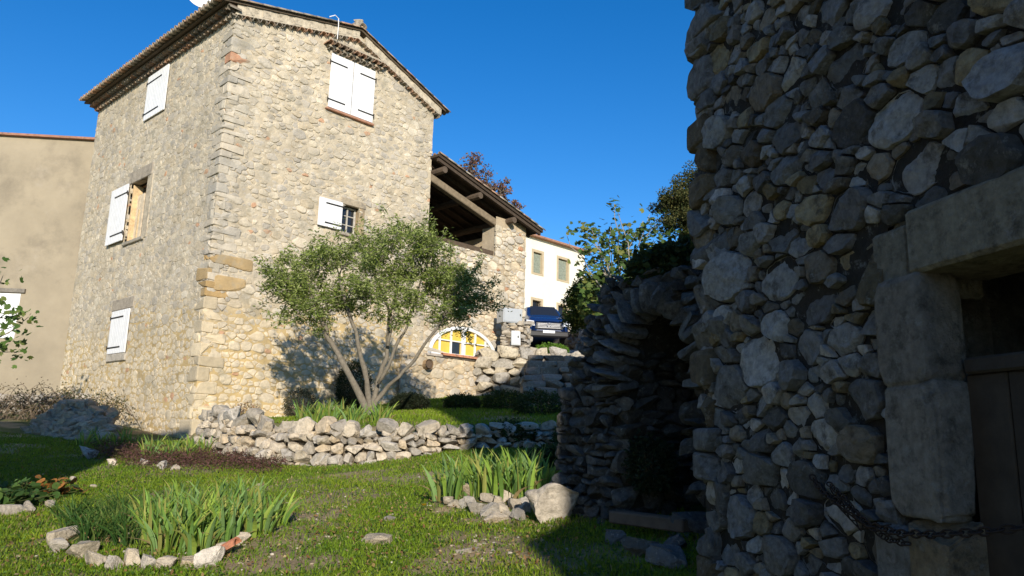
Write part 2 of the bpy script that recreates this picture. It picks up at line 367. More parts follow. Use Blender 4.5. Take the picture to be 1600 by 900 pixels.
    us = np.unique(np.round(np.concatenate([np.linspace(u0, u1, int((u1-u0)/mres)+1)]+[[a, b] for a, b, _, _ in holes]), 4)); vs = np.unique(np.round(np.concatenate([np.linspace(v0, v1, int((v1-v0)/mres)+1)]+[[a, b] for _, _, a, b in holes]), 4))
    U, W = np.meshgrid(us, vs, indexing='ij'); sh = U.shape; U = U.ravel(); W = W.ravel(); H = mh*2*(fbm2(U, W, 6, s0)-.35)
    if vtop is not None: W2 = np.minimum(W, np.array([vt(q) for q in us])[:, None].repeat(len(vs), 1).ravel())
    else: W2 = W
    mo = np.tile(np.asarray(mortar, float), (len(U), 1)) if zone is None else zone(U, W); mo = mo*(.75+.5*fbm2(U, W, 4, s0+9))[:, None]
    if stain: mo = mo*st_(U, W)[:, None]
    idx = np.arange(len(U)).reshape(sh); F = np.stack([idx[:-1, :-1], idx[1:, :-1], idx[1:, 1:], idx[:-1, 1:]], -1).reshape(-1, 4)
    uc = (U[F[:, 0]]+U[F[:, 2]])/2; vc = (W[F[:, 0]]+W[F[:, 2]])/2; kp = np.ones(len(F), bool)
    for a, b, c, d in holes: kp &= ~((uc > a) & (uc < b) & (vc > c) & (vc < d))
    if vtop is not None: kp &= W2[F[:, 0]] < np.array([vt(q) for q in U[F[:, 0]]])-1e-4
    if keep is not None: kp &= keep(uc, vc)
    F = F[kp]; used = np.unique(F); mp = -np.ones(len(U), int); mp[used] = np.arange(len(used))
    mb.add(fP(U[used], W2[used], H[used]), mp[F], mo[used]); return mb

def clad(mb, fP, u0, u1, v0, v1, hrange, wr, depth, keep=None, pal=PALE, lvl=2, jit=.25, rough=.07, top=None, boxy=.5, gap=1.03):
    """cover a surface with individual rocks laid in rough courses. fP(u,v,h)->point"""
    e = 1e-3; v = v0
    while v < v1:
        hgt = random.uniform(*hrange); u = u0-random.uniform(0, hgt)
        while u < u1:
            wd = hgt*random.uniform(*wr); uc = u+wd/2; vc = v+hgt/2+random.uniform(-jit, jit)*hgt*.5
            sub = [(uc, vc, wd, hgt)]
            if random.random() < .18: sub = [(uc, vc-hgt*.25, wd, hgt*.5), (uc, vc+hgt*.25, wd*.9, hgt*.5)]
            for (a, b, ww, hh_) in sub:
                if (keep is None or keep(a, b)) and (top is None or b < top(a)):
                    p = fP(a, b, 0.); X = nrm(fP(a+e, b, 0)-p); Y = nrm(fP(a, b+e, 0)-p); Z = nrm(np.cross(X, Y)); Y = np.cross(Z, X)
                    th = random.gauss(0, .12); X2 = X*cos(th)+Y*sin(th); Y2 = -X*sin(th)+Y*cos(th)
                    ph = random.gauss(0, .12); X3 = X2*cos(ph)+Z*sin(ph); Z3 = nrm(np.cross(X3, Y2))
                    dp = depth*random.uniform(.8, 1.3)
                    rock(mb, p+Z*(dp*.1-depth*.18), (ww*gap, hh_*gap*1.05, dp), X3, Y2, Z3, pal[random.randrange(len(pal))], lvl, rough, boxy)
            u += wd
        v += hgt*.96

# ------------------------------------------------------------------ terrain
def tps(pts):
    pts = np.array(pts, float); n = len(pts); X = pts[:, :2]
    r = np.linalg.norm(X[:, None]-X[None], axis=-1); K = np.where(r > 0, r*r*np.log(r+1e-9), 0)+np.eye(n)*.5
    Pm = np.c_[np.ones(n), X]; A = np.block([[K, Pm], [Pm.T, np.zeros((3, 3))]]); s = np.linalg.solve(A, np.r_[pts[:, 2], np.zeros(3)])
    def f(x, y):
        x = np.asarray(x, float); y = np.asarray(y, float); o = s[n]+s[n+1]*x+s[n+2]*y
        for i in range(n):
            r2 = (x-X[i, 0])**2+(y-X[i, 1])**2; o = o+s[i]*.5*r2*np.log(r2+1e-9)
        return o
    return f
_low = tps([(0, 0, 0.1), (-5, 0, 0.0), (4, 0, .3), (-2.7, 5.3, .68), (-1.6, 6, .80), (0, 5, .74), (.5, 6, .86), (-.67, 8, 1.0), (.4, 8, 1.08), (-4.6, 7.5, .76), (-2.65, 11, 1.07), (-5.7, 14, 1.32), (-6.6, 16, 1.38), (-12.3, 21, 2.0), (-8.1, 13, 1.25), (-.9, 11.5, 1.35), (1.2, 12, 1.5), (-14, 14, 1.6), (4, 10, 1.6), (1.5, 5.5, .95), (-20, 24, 2.6)])
_up = tps([(-2.4, 13.2, 1.86), (-4.8, 13.3, 1.75), (-.6, 12.3, 1.80), (1.2, 12.5, 1.85), (.4, 17.5, 2.3), (-.9, 20.2, 2.6), (-3.5, 18.4, 2.2), (-6, 16.2, 1.6), (4, 14, 2.3), (4, 20, 2.8), (-1.9, 11.6, 1.66)])
TW = np.array([(-6.2, 15.6), (-5.75, 14.1), (-4.9, 12.9), (-3.9, 11.9), (-2.7, 11.35), (-1.7, 11.3), (-.6, 11.7), (.6, 12.0), (2.2, 12.2), (5, 12.5)])
def low(x, y): return np.clip(_low(x, y), -1.5, 3.2)
def up(x, y): return np.clip(_up(x, y), 1.3, 3.2)
def road(x, y): return np.minimum(3.95+(y-21.5)*.128, 8.0+(y-53)*.01)
def twY(x): return np.interp(x, TW[:, 0], TW[:, 1])
def ground(x, y, micro=True):
    x = np.asarray(x, float); y = np.asarray(y, float)
    lo = low(x, y); far = np.maximum(np.hypot(x, y)-40, 0)
    a = sstep(.18, .38, (y-twY(x))*.85)*(x > -6.6)
    z = lo*(1-a)+up(x, y)*a
    b = sstep(0., .25, y-21.6)*sstep(-1.6, -1.2, x); z = z*(1-b)+road(x, y)*b
    d = sstep(26, 40, y)*(1-sstep(-1.6, -1.2, x)); z = z*(1-d)+road(x, y)*d
    # raised soil of the beds
    z = z+.10*np.exp(-(((x+.15)/.62)**2+((y-7.45)/.42)**2)**2)+.08*np.exp(-(((x+2.75)/1.0)**2+((y-6.15)/.55)**2)**2)
    if micro: z = z+.05*(fbm2(x, y, 1.3, 3)-.5)+.025*(fbm2(x, y, 5, 9)-.5)
    return z
def gpix(px, py, ymax=40.):
    d = ray(px, py); t = np.arange(1.5, ymax, .02); P = EYE+d*t[:, None]; h = P[:, 2]-ground(P[:, 0], P[:, 1]); k = np.where(h < 0)[0]
    if len(k) == 0: return P[-1]
    return P[k[0]]
def soil(x, y):
    """1 = bare earth"""
    s = sstep(.46, .66, fbm2(x, y, 1.1, 21))*.8
    for (cx, cy, rx, ry) in SOIL: s = np.maximum(s, sstep(1.25, .55, np.hypot((x-cx)/rx, (y-cy)/ry)+(fbm2(x, y, 3, 5)-.5)*.9))
    return np.clip(s+(fbm2(x, y, 7, 44)-.5)*.5, 0, 1)
SOIL = []
for (px, py, rx, ry) in [(490, 808, .38, .3), (735, 862, .3, .25), (640, 745, .9, .3), (560, 740, .6, .2), (430, 880, .5, .3), (250, 725, .9, .35), (760, 815, .3, .2), (690, 800, .15, .12)]:
    g = gpix(px, py); SOIL.append((g[0], g[1], rx, ry))
def axis(lo, hi, c0, c1, st):
    a = list(np.arange(c0, c1+1e-6, st)); s = st; x = c1
    while x < hi: s *= 1.25; x += s; a.append(x)
    s = st; x = c0
    while x > lo: s *= 1.25; x -= s; a.append(x)
    return np.array(sorted(a))
xs = axis(-400, 400, -14, 5, .09); ys = axis(-300, 600, 2, 24, .09)
GX, GY = np.meshgrid(xs, ys, indexing='ij'); GZ = ground(GX, GY)
GZ = np.where(GY < -2, np.minimum(GZ, .1), GZ)
idx = np.arange(GX.size).reshape(GX.shape)
F = np.stack([idx[:-1, :-1], idx[1:, :-1], idx[1:, 1:], idx[:-1, 1:]], -1).reshape(-1, 4)
sv = soil(GX.ravel(), GY.ravel())[:, None]; vv = fbm2(GX.ravel(), GY.ravel(), 3, 77)[:, None]
gcol = (np.array([(.07, .105, .022)])*(.7+.6*vv))*(1-sv)+(np.array([(.33, .25, .145)])*(.7+.6*vv))*sv
m_ground = M('garden_soil', attr=True, var=.35, vs=22, bump=.8, bs=45, bd=.02)
tag(MB().add(np.stack([GX, GY, GZ], -1).reshape(-1, 3), F, gcol).build('ground', m_ground, smooth=True), kind='structure')
# gravel lane in front of the pale house
lx = np.linspace(-.6, 6, 40); ly = np.linspace(22.4, 44, 90); LX, LY = np.meshgrid(lx, ly, indexing='ij'); idx = np.arange(LX.size).reshape(LX.shape)
F = np.stack([idx[:-1, :-1], idx[1:, :-1], idx[1:, 1:], idx[:-1, 1:]], -1).reshape(-1, 4)
tag(MB().add(np.stack([LX, LY, ground(LX, LY)+.012], -1).reshape(-1, 3), F, (.30, .27, .22)).build('lane', m_ground, smooth=True), kind='structure')

# ------------------------------------------------------------------ stone house
C0 = np.array([-6.575, 16.0]); RD = np.array([sin(radians(44.5)), cos(radians(44.5))]); RN = np.array([sin(radians(134.5)), cos(radians(134.5))])
LD = np.array([-sin(radians(47.8)), cos(radians(47.8))]); LN = np.array([-sin(radians(42.2+180-90+0)), 0.]); LN = np.array([-cos(radians(47.8)), -sin(radians(47.8))])
def RP(s, z, o=0.):
    s = np.asarray(s, float); z = np.asarray(z, float); o = np.asarray(o, float)+0*s
    return np.stack([C0[0]+s*RD[0]+o*RN[0], C0[1]+s*RD[1]+o*RN[1], z+0*s], -1)
def LP(s, z, o=0.):
    s = np.asarray(s, float); z = np.asarray(z, float); o = np.asarray(o, float)+0*s
    return np.stack([C0[0]+s*LD[0]+o*LN[0], C0[1]+s*LD[1]+o*LN[1], z+0*s], -1)
v3 = lambda d, z=0.: np.array([d[0], d[1], z])
RD3, RN3, LD3, LN3, UP = v3(RD), v3(RN), v3(LD), v3(LN), np.array([0, 0, 1.])
house = thing('stone_house', (*C0, 1.3), 'tall three storey rubble stone house with white shutters and tiled roof above the terrace', 'house')
def ztop(s): return np.where(s < 3.3, 11.22+s*.235, 11.99-(s-3.3)*.42)
def band(U, V):  # mortar: pale above, ochre and sandy low down
    a = sstep(4.6, 3.9, V+(fbm2(U, V, .8, 3)-.5)*2)[:, None]
    return np.array([(.50, .425, .305)])*(1-a)+np.array([(.50, .37, .18)])*a
def hcol(sgn):
    def f(S, cs, R):
        cs = (cs*.5+np.array([(.54, .465, .34)])*.5)*.92
        k = np.clip(1-S[:, 0]/.75, 0, 1)[:, None]*sstep(3.5, 5, S[:, 1])[:, None]; g = np.array([(.43, .39, .32)])*np.random.default_rng(3).uniform(.6, 1.3, (len(S), 1))
        cs = cs*(1-k*.8)+g*k*.8
        lo = sstep(4.4, 3.6, S[:, 1])[:, None]; cs = cs*(1-lo*.55)+np.array([(.68, .57, .39)])*lo*.55
        br = (np.random.default_rng(5).random(len(S)) < .02) & (R < .055); cs[br] = (.50, .30, .18)
        return cs
    return f
HT = [(.09, .13, 130), (.055, .085, 1600), (.028, .052, 10000)]
holesR = [(3.22, 3.72, 6.56, 7.27), (2.62, 3.86, 9.72, 11.1)]
mb = stonework(lambda u, v, h: RP(u, v, h-.006), 0, 6.0, .9, 12.1, HT, asp=1.6, gap=.004, h=(.006, .028), mortar=None, zone=band, holes=holesR, vtop=lambda u: float(ztop(u)), M_=15, radii=(1, 1, .82, .4), facet=.4, tilt=.09, rough=.0025, mres=.045, mh=.012, skip=.04, colf=hcol(1), stain=True, course=.19)
mb.build('wall', m_wall, house)
holesL = [(3.87, 4.93, 6.36, 7.98), (3.93, 5.02, 3.42, 4.5), (3.36, 4.6, 9.66, 10.93)]
mb = stonework(lambda u, v, h: LP(u, v, h-.006), 0, 8.3, .9, 11.12, [(.09, .13, 180), (.055, .085, 2200), (.028, .052, 16000)], asp=1.6, gap=.004, h=(.005, .013), mortar=None, zone=band, holes=holesL, M_=15, radii=(1, 1, .82, .4), facet=.22, tilt=.04, rough=.0016, mres=.045, mh=.007, skip=.04, colf=hcol(-1), stain=True, course=.19)
mb.build('wall', m_wall, house)
# solid core behind the faces, leaving the pockets of the openings
mb = MB()
def P2(s, t, z): p = C0+RD*s+LD*t; return np.array([p[0], p[1], z])
ii = .35
mb.add([P2(ii, ii, .5), P2(5.97, ii, .5), P2(5.97, 8.27, .5), P2(ii, 8.27, .5), P2(ii, ii, 10.9), P2(5.97, ii, 10.75), P2(5.97, 8.27, 10.75), P2(ii, 8.27, 10.9)], BOXF, (.5, .42, .3))
prism(mb, [P2(ii, 0.05, 10.9), P2(3.3, .05, 11.9), P2(5.97, .05, 10.75)], LD3*8.2, (.5, .42, .3))
# end walls and floors of the pockets
box(mb, P2(5.9, 0.03, .5), RD3*.07, LD3*8.2, UP*10.2, (.5, .42, .3)); box(mb, P2(.03, 8.2, .5), RD3*5.9, LD3*.07, UP*10.3, (.5, .42, .3))
mb.build('wall', m_wall, house)
# quoins at the corner
mb = MB(); z = 1.2; k = 0
while z < 11.15:
    hq = random.uniform(.13, .25) if z > 4.3 else random.uniform(.22, .36); long_r = k % 2 == 0
    wr_, wl = (random.uniform(.42, .62), random.uniform(.2, .3)) if long_r else (random.uniform(.22, .3), random.uniform(.42, .62))
    if z < 4.5: c = np.array((.60, .50, .34))*random.uniform(.85, 1.1)
    else: c = random.choice([(.46, .41, .32), (.50, .44, .34), (.53, .46, .35), (.44, .39, .31), (.40, .365, .30)]); c = np.array(c)
    if 5.1 < z < 5.35 or 4.35 < z < 4.65: c = np.array((.40, .27, .12))
    if 9.9 < z < 10.05: c = np.array((.5, .27, .16))
    ctr = P2(wr_/2-.022+random.uniform(-.006, .006), wl/2-.022+random.uniform(-.006, .006), z+hq/2); X = RD3; Y = nrm(LD3-RD3*(LD3@RD3))
    rock(mb, ctr, (wr_, wl, hq*.96), X, Y, UP, c, 3, .035, .17, 2, .08, .88, .99)
    z += hq*.97; k += 1
for (s_, z_, w_, h_) in [(.55, 5.25, .85, .26), (.5, 4.75, .7, .33), (-.5, 4.95, .5, .3)]:
    p = RP(s_, z_, -.025) if s_ > 0 else LP(-s_*.5, z_, -.025); X = RD3 if s_ > 0 else LD3; N = RN3 if s_ > 0 else LN3
    rock(mb, p, (w_, h_, .11), X, UP, N, (.42, .30, .15), 3, .04, .25, 2, .1, .85, .98)
mb.build('quoin_stones', m_wall, house, smooth=False)
# roof
SL, SR = .225, -.42; RZ = 12.12
def roofz(s): return RZ+(s-3.3)*SL if s < 3.3 else RZ+(s-3.3)*SR
roof = MB(); VO = .15
for (a, b) in ((-.34, 3.3), (3.3, 6.3)):
    poly = [P2(a, -VO, roofz(a+1e-6)-.09), P2(b, -VO, roofz(b-1e-6)-.09), P2(b, -VO, roofz(b-1e-6)-.03), P2(a, -VO, roofz(a+1e-6)-.03)]
    prism(roof, poly, LD3*(8.3+VO+.25))
rf = roof.build('roof', M('roof_underlay', (.10, .075, .05), var=.4, vs=6), house)
tiles = MB(); t = -VO+.1
def tcol(): return np.array(random.choice([(.42, .30, .20), (.36, .27, .19), (.45, .27, .17), (.30, .26, .20), (.38, .33, .26)]))*random.uniform(.7, 1.1)
while t < 8.5:
    for (a, b) in ((-.50, 3.3), (6.45, 3.3)):
        A = P2(a, t, roofz(a)-.02+random.uniform(-.008, .008)); B = P2(b, t, RZ-.02); d = B-A; Ld = np.linalg.norm(d); d = d/Ld; n_ = int(Ld/.36)
        upv = nrm(np.cross(LD3, d)); upv = upv if upv[2] > 0 else -upv
        for q in range(n_+1): halftube(tiles, A+d*q*.36+upv*(.012*(q > 0)), d, upv, .085, .42 if q < n_ else Ld-q*.36, .013, 6, tcol(), .86)
        A2 = A+LD3*.105-upv*.02+d*.0; halftube(tiles, A2+upv*.085, d, -upv, .085, .5, .013, 6, tcol(), .9)
    t += .21
# verge tiles along the gable edge (laid lengthwise) and the ridge
for (a, b) in ((-.5, 3.3), (6.45, 3.3)):
    A = P2(a, -VO, roofz(a)); B = P2(b, -VO, RZ); d = B-A; Ld = np.linalg.norm(d); d /= Ld; upv = np.array([0, 0, 1.]); q = 0
    while q < Ld: halftube(tiles, A+d*q-UP*.03, d, upv, .07, min(.42, Ld-q+.05), .013, 6, tcol(), .9); q += .36
q = -VO-.1
while q < 8.5: halftube(tiles, P2(3.3, q, RZ-.02+.01*(int(q*3) % 2)), LD3, UP, .11, .42, .014, 7, tcol(), .9); q += .36
tiles.build('roof_tiles', m_tile, rf, smooth=True)
# genoise: rows of half round tiles under the eaves
gen = MB()
def genoise(mb, fP, N, s0, s1, zf, n_rows, step=.20, out0=.0, mcol_=(.40, .34, .25)):
    for rrow in range(n_rows):
        o = out0+.12*(rrow+1)
        s = s0-(.1 if rrow % 2 else 0)
        while s < s1:
            zz = zf(s)+rrow*.115; slope = nrm(fP(s+.05, zf(s+.05))-fP(s-.05, zf(s-.05))); u_ = nrm(np.cross(slope, N)); u_ = u_ if u_[2] > 0 else -u_
            halftube(mb, fP(s, zz, -.05), N, u_, .085, o+.05, .014, 7, tcol()*.85)
            s += step
        # mortar course over the tiles
        m = 14; ss = np.linspace(s0-.1, s1, m)
        for i in range(m-1):
            a0, a1 = ss[i], ss[i+1]+.002; za, zb = zf(a0)+rrow*.115+.075, zf(a1)+rrow*.115+.075
            A, B = fP(a0, za, -.05), fP(a1, zb, -.05); E_ = N*(o+.045); T = UP*(.05+.0)
            mb.add([A, B, B+E_, A+E_, A+T, B+T, B+E_+T, A+E_+T], BOXF, mcol_)
genoise(gen, LP, LN3, .0, 8.35, lambda s: 10.98+0*s, 2, mcol_=(.13, .10, .07))  # left eave shade is put into this dark mortar colour
genoise(gen, RP, RN3, .05, 6.1, lambda s: float(ztop(np.array(s)))-.27, 1, mcol_=(.50, .43, .32))
for i in range(30):   # mortar fill between the tile course and the verge
    a0, a1 = 6.2*i/30-.02, 6.2*(i+1)/30-.02
    if a0 < 3.3 < a1: a1 = 3.3
    A, B = RP(a0, float(ztop(np.array(a0)))-.16, -.02), RP(a1, float(ztop(np.array(a1)))-.16, -.02); TA, TB = UP*(roofz(a0)-.092-A[2]), UP*(roofz(a1)-.092-B[2]); E_ = RN3*(.125+.01*(i % 2))
    gen.add([A, B, B+E_, A+E_, A+TA, B+TB, B+E_+TB, A+E_+TA], BOXF, np.array((.50, .43, .32))*random.uniform(.9, 1.08))
gen.build('eave_course', m_tile, house, smooth=False)
# small tiled canopy above the gable shutters
cn = MB(); genoise(cn, RP, RN3, 2.5, 4.1, lambda s: 11.17, 2)
can = cn.build('canopy', m_tile, house)
def wood_box(mb, *a, **k): box(mb, *a, **k)
def shutter(fP, D, N, s0, s1, z0, z1, o=.05, parent=house, flip=1, z_anchor=True):
    """planked shutter lying against the wall"""
    mb = MB(); n = max(3, int(round(abs(s1-s0)/.105))); wd = (s1-s0)/n
    for i in range(n): box(mb, fP(s0+wd*i+.003, z0, o), D*(wd-.006), UP*(z1-z0), N*.03, bev=.003)
    box(mb, fP(s0+.01, z0+.01, o-.012), D*(s1-s0-.02), UP*(z1-z0-.02), N*.036)
    sh = mb.build('shutter', m_white, parent)
    hz = z1-z0
    for zz in (z0+hz*.14, z0+hz*.84):
        hb = MB()
        a, b = (s0-.03, s0+(s1-s0)*.72) if flip > 0 else (s1+.03, s0+(s1-s0)*.28)
        lo_, hi_ = min(a, b), max(a, b); box(hb, fP(lo_, zz-.018, o+.031), D*(hi_-lo_), UP*.036, N*.008)
        tube(hb, [fP(a, zz-.05, o+.03), fP(a, zz+.05, o+.03)], .014, 6)
        hb.build('strap_hinge', m_metal, sh)
    return sh
# gable pair, closed
shutter(RP, RD3, RN3, 2.55, 3.215, 9.66, 11.12, .03, flip=1); shutter(RP, RD3, RN3, 3.235, 3.90, 9.66, 11.12, .03, flip=-1)
# lower gable window: shutter folded open to the left
shutter(RP, RD3, RN3, 2.50, 3.17, 6.56, 7.27, .06, flip=-1)
# left face
shutter(LP, LD3, LN3, 3.36, 4.60, 9.66, 10.93, .02, flip=-1)
shutter(LP, LD3, LN3, 4.95, 6.05, 6.42, 7.98, .06, flip=1)
shutter(LP, LD3, LN3, 3.93, 5.02, 3.42, 4.52, .02, flip=-1)
tr = MB()   # lintels, sills and jambs
tc_ = (.40, .32, .21)
def stone_bar(mb, fP, D, N, s0, s1, z0, z1, o0, o1, col=tc_):
    box(mb, fP(s0, z0, o0), D*(s1-s0), UP*(z1-z0), N*(o1-o0), col, .015)
sills = MB()
stone_bar(sills, RP, RD3, RN3, 2.5, 3.95, 9.58, 9.64, -.1, .09, (.42, .22, .14)); sills.build('sill', m_tile, house)
for args in [(RP, RD3, RN3, 3.15, 3.9, 7.27, 7.45, -.1, .03, (.40, .33, .23)), (RP, RD3, RN3, 3.73, 3.88, 6.5, 7.27, -.2, .022, (.36, .27, .16)), (LP, LD3, LN3, 3.65, 5.1, 7.98, 8.32, -.2, .025, (.36, .31, .24)),
             (LP, LD3, LN3, 3.55, 3.87, 6.3, 7.98, -.2, .022, (.47, .40, .29)), (LP, LD3, LN3, 3.8, 5.15, 4.54, 4.83, -.2, .022, (.36, .31, .24))]:
    q = MB(); stone_bar(q, *args); q.build('lintel' if args[6]-args[5] < .5 else 'jamb', m_stone, house)
for args in [(RP, RD3, RN3, 3.15, 3.9, 6.46, 6.55, -.25, .06, (.35, .3, .23)), (LP, LD3, LN3, 3.7, 4.95, 6.26, 6.355, -.3, .06, (.36, .32, .25)), (LP, LD3, LN3, 3.85, 5.05, 3.22, 3.41, -.2, .05, (.47, .42, .34))]:
    q = MB(); stone_bar(q, *args); q.build('sill', m_stone, house)
def window(fP, D, N, s0, s1, z0, z1, o, parent, fcol=(.33, .17, .08), bars=1, rows=2, mat=None, fw=.05):
    mb = MB()
    for a in (s0, s1-fw): box(mb, fP(a, z0, o), D*fw, UP*(z1-z0), N*.05, fcol, .005)
    for a in (z0, z1-fw): box(mb, fP(s0+fw, a, o), D*(s1-s0-2*fw), UP*fw, N*.05, fcol, .005)
    for i in range(bars): x = s0+(s1-s0)*(i+1)/(bars+1); box(mb, fP(x-.018, z0+fw, o), D*.036, UP*(z1-z0-2*fw), N*.045, fcol)
    for j in range(1, rows): zz = z0+(z1-z0)*j/rows; box(mb, fP(s0+fw, zz-.012, o), D*(s1-s0-2*fw), UP*.024, N*.035, fcol)
    fr = mb.build('window', mat or m_wood, parent)
    g = MB(); box(g, fP(s0+.01, z0+.01, o+.008), D*(s1-s0-.02), UP*(z1-z0-.02), N*.008); g.build('pane', m_glass, fr)
    return fr
window(RP, RD3, RN3, 3.22, 3.72, 6.56, 7.27, -.2, house, (.45, .42, .36), 1, 3)
# middle left window: deep reveal with a wooden lining and an inner frame
window(LP, LD3, LN3, 3.88, 4.93, 6.36, 7.98, -.30, house, (.20, .11, .06), 1, 2)
q = MB(); box(q, LP(4.86, 6.37, -.28), LD3*.05, UP*1.58, LN3*.24, (.62, .45, .25)); box(q, LP(3.88, 6.37, -.28), LD3*.05, UP*1.58, LN3*.24, (.42, .19, .07)); q.build('window_lining', m_wood, house)
q = MB(); tube(q, [LP(4.62, 6.4, -.16), LP(4.62, 7.25, -.16)], .03, 6, (.5, .38, .22)); box(q, LP(4.45, 6.38, -.2), LD3*.42, UP*1.3, LN3*.035, (.60, .50, .36)); q.build('inner_panel', m_wood, house)
# chimney knob on the gable ridge and the white cable
q = MB(); box(q, P2(3.18, -.12, 12.1), RD3*.26, LD3*.3, UP*.22, (.36, .31, .24), .04); rock(q, P2(3.31, .03, 12.36), (.24, .24, .14), col=(.34, .3, .22)); q.build('ridge_end', m_stone, house)
q = MB(); tube(q, [RP(2.25, 11.9, .30), RP(2.4, 12.0, .32), RP(2.5, 11.95, .32), RP(2.52, 11.75, .31), RP(2.52, 11.4, .30)], .012, 6); q.build('cable', m_white, house)

# satellite dish on the roof
dc = atY(330, 0, 17.6)
def dish_at(c, az, el, r):
    n = np.array([sin(az)*cos(el), cos(az)*cos(el), sin(el)]); x = nrm(np.cross(n, UP)); y = np.cross(x, n)
    root = thing('satellite_dish', tuple(c-UP*.75), 'round white satellite dish on the tiled roof edge, cut by the photo top', 'satellite dish')
    mb = MB(); V = []; nr, nn = 8, 32
    for side in (0, 1):
        for i in range(nr+1):
            rr = r*i/nr; dz = .16*(i/nr)**2*r*1.4-.012*side
            for k in range(nn): a = 2*pi*k/nn; V.append(c+x*rr*cos(a)+y*rr*sin(a)+n*dz)
    F = []
    for side in (0, 1):
        b = side*(nr+1)*nn
        for i in range(nr):
            for k in range(nn): f = [b+i*nn+k, b+i*nn+(k+1) % nn, b+(i+1)*nn+(k+1) % nn, b+(i+1)*nn+k]; F.append(f if side == 0 else f[::-1])
    b = (nr+1)*nn
    for k in range(nn): F.append([nr*nn+k, nr*nn+(k+1) % nn, b+nr*nn+(k+1) % nn, b+nr*nn+k])
    mb.add(V, np.array(F)); mb.build('dish', m_white, root, smooth=True)
    q = MB(); tip = c+n*r*.9-y*r*.25; tube(q, [c-y*r*.95+n*.05, tip], .014, 6); tube(q, [tip, tip-n*.12], .035, 8); q.build('feed_arm', m_grey, root)
    q = MB(); tube(q, [c-n*.04, c-n*.15-UP*.1, c-n*.15-UP*.9], .025, 8); q.build('mast', m_metal, root)
dish_at(dc, radians(165), radians(24), .55)

# ------------------------------------------------------------------ open barn beside the house
barn = thing('open_barn', tuple(RP(8, 2.6)), 'open fronted stone hay barn with a lean tiled roof and yellow arched window', 'barn')
def zroof(s): return 9.28-(s-6.0)*.29
AWC, AWW, AWH, AWZ = 7.5, 1.32, .86, 3.8
def keepB(u, v):
    a = (np.abs((u-AWC)/AWW)**2+((v-AWZ)/AWH)**2 < .93) & (v > AWZ)
    return ~a & ((v < 6.95) | ((u > 8.62) & (v < 7.95)))
def barn_col(S, cs, R): 
    br = np.random.default_rng(15).random(len(S)) < .03; cs = cs*.7+.3*np.array([(.55, .47, .34)]); br &= R < .09; cs[br] = (.48, .26, .15); return cs
def keepA(u, v): return ~((((np.asarray(u)-AWC)/AWW)**2+((np.asarray(v)-AWZ)/AWH)**2 < .96) & (np.asarray(v) > AWZ-.03))
def pushA(u, v):
    q = np.sqrt(((u-AWC)/AWW)**2+((v-AWZ)/AWH)**2)+1e-6; f = np.where((q < 1) & (v > AWZ), 1/q, 1.); return AWC+(u-AWC)*f, AWZ+(v-AWZ)*f
mb = stonework(lambda u, v, h: RP(u, v, h-.01), 6.0, 9.95, 3.7, 7.95, [(.11, .16, 60), (.065, .10, 900), (.03, .06, 6000)], asp=1.6, gap=.006, h=(.008, .045), mortar=(.46, .37, .25), holes=[(5.9, 8.62, 6.95, 8.2)], M_=15, radii=(1, 1, .82, .4), facet=.5, tilt=.12, rough=.003, mres=.06, mh=.014, colf=barn_col, stain=True, keep=keepA, push=pushA)
mb.build('wall', m_wall, barn)
mb = stonework(lambda u, v, h: RP(u, v, h+.15), 5.2, 8.35, 2.0, 3.74, [(.10, .15, 60), (.065, .10, 700), (.03, .06, 4000)], asp=1.6, gap=.006, h=(.008, .04), mortar=(.48, .37, .23), M_=15, radii=(1, 1, .82, .4), facet=.5, tilt=.12, rough=.003, mres=.06, mh=.014, pal=np.array([(.58, .49, .35), (.52, .44, .32), (.56, .45, .29), (.45, .40, .32)]), stain=True)
mb.build('wall', m_wall, barn)
mb = MB(); box(mb, RP(5.3, 1.8, -.3), RD3*3.04, UP*1.92, RN3*.42, (.45, .36, .24))
# walls behind
def B2(s, t, z): return P2(s, t, z)
box(mb, B2(6.02, .12, 2), RD3*3.85, LD3*.3, UP*1.85, (.4, .33, .22)); box(mb, B2(9.4, .1, 3.0), RD3*.45, LD3*7, UP*4.9, (.45, .37, .26)); box(mb, B2(6.02, 7.0, 3), RD3*3.7, LD3*.3, UP*5, (.4, .33, .22))
box(mb, B2(8.66, .06, 4.6), RD3*1.2, LD3*.55, UP*3.3, (.45, .37, .26)); box(mb, B2(6.02, .06, 4.75), RD3*2.6, LD3*.3, UP*2.18, (.45, .37, .26))
box(mb, B2(6.02, .4, 6.7), RD3*3.3, LD3*6.6, UP*.12, (.2, .15, .1))
mb.build('wall', m_wall, barn)
q = MB(); prism(q, [P2(5.95, -.35, zroof(5.95)-.02), P2(10.35, -.35, zroof(10.35)-.02), P2(10.35, -.35, zroof(10.35)+.05), P2(5.95, -.35, zroof(5.95)+.05)], LD3*7.8, (.06, .043, .03)); brf = q.build('roof', m_wood, barn)  # interior shade is put into the dark board, rafter and purlin colours
q = MB(); t = -.32
while t < 7.4:
    A = P2(10.42, t, zroof(10.42)+.06); B = P2(6.0, t, zroof(6.0)+.06); d = nrm(B-A); Ld = np.linalg.norm(B-A); k = 0
    while k*.36 < Ld: halftube(q, A+d*k*.36+UP*.012*(k > 0), d, UP, .085, min(.42, Ld-k*.36+.01), .013, 6, tcol(), .86); k += 1
    t += .21
q.build('roof_tiles', m_tile, brf, smooth=True)
q = MB()
for t in np.arange(-.3, 7.2, .45):   # common rafters under the boards, parallel to the slope
    A = P2(6.0, t, zroof(6.0)-.12); box(q, A, P2(10.3, t, zroof(10.3)-.12)-A, LD3*.08, UP*.1, (.07, .05, .035))
q.build('rafters', m_wood, barn)
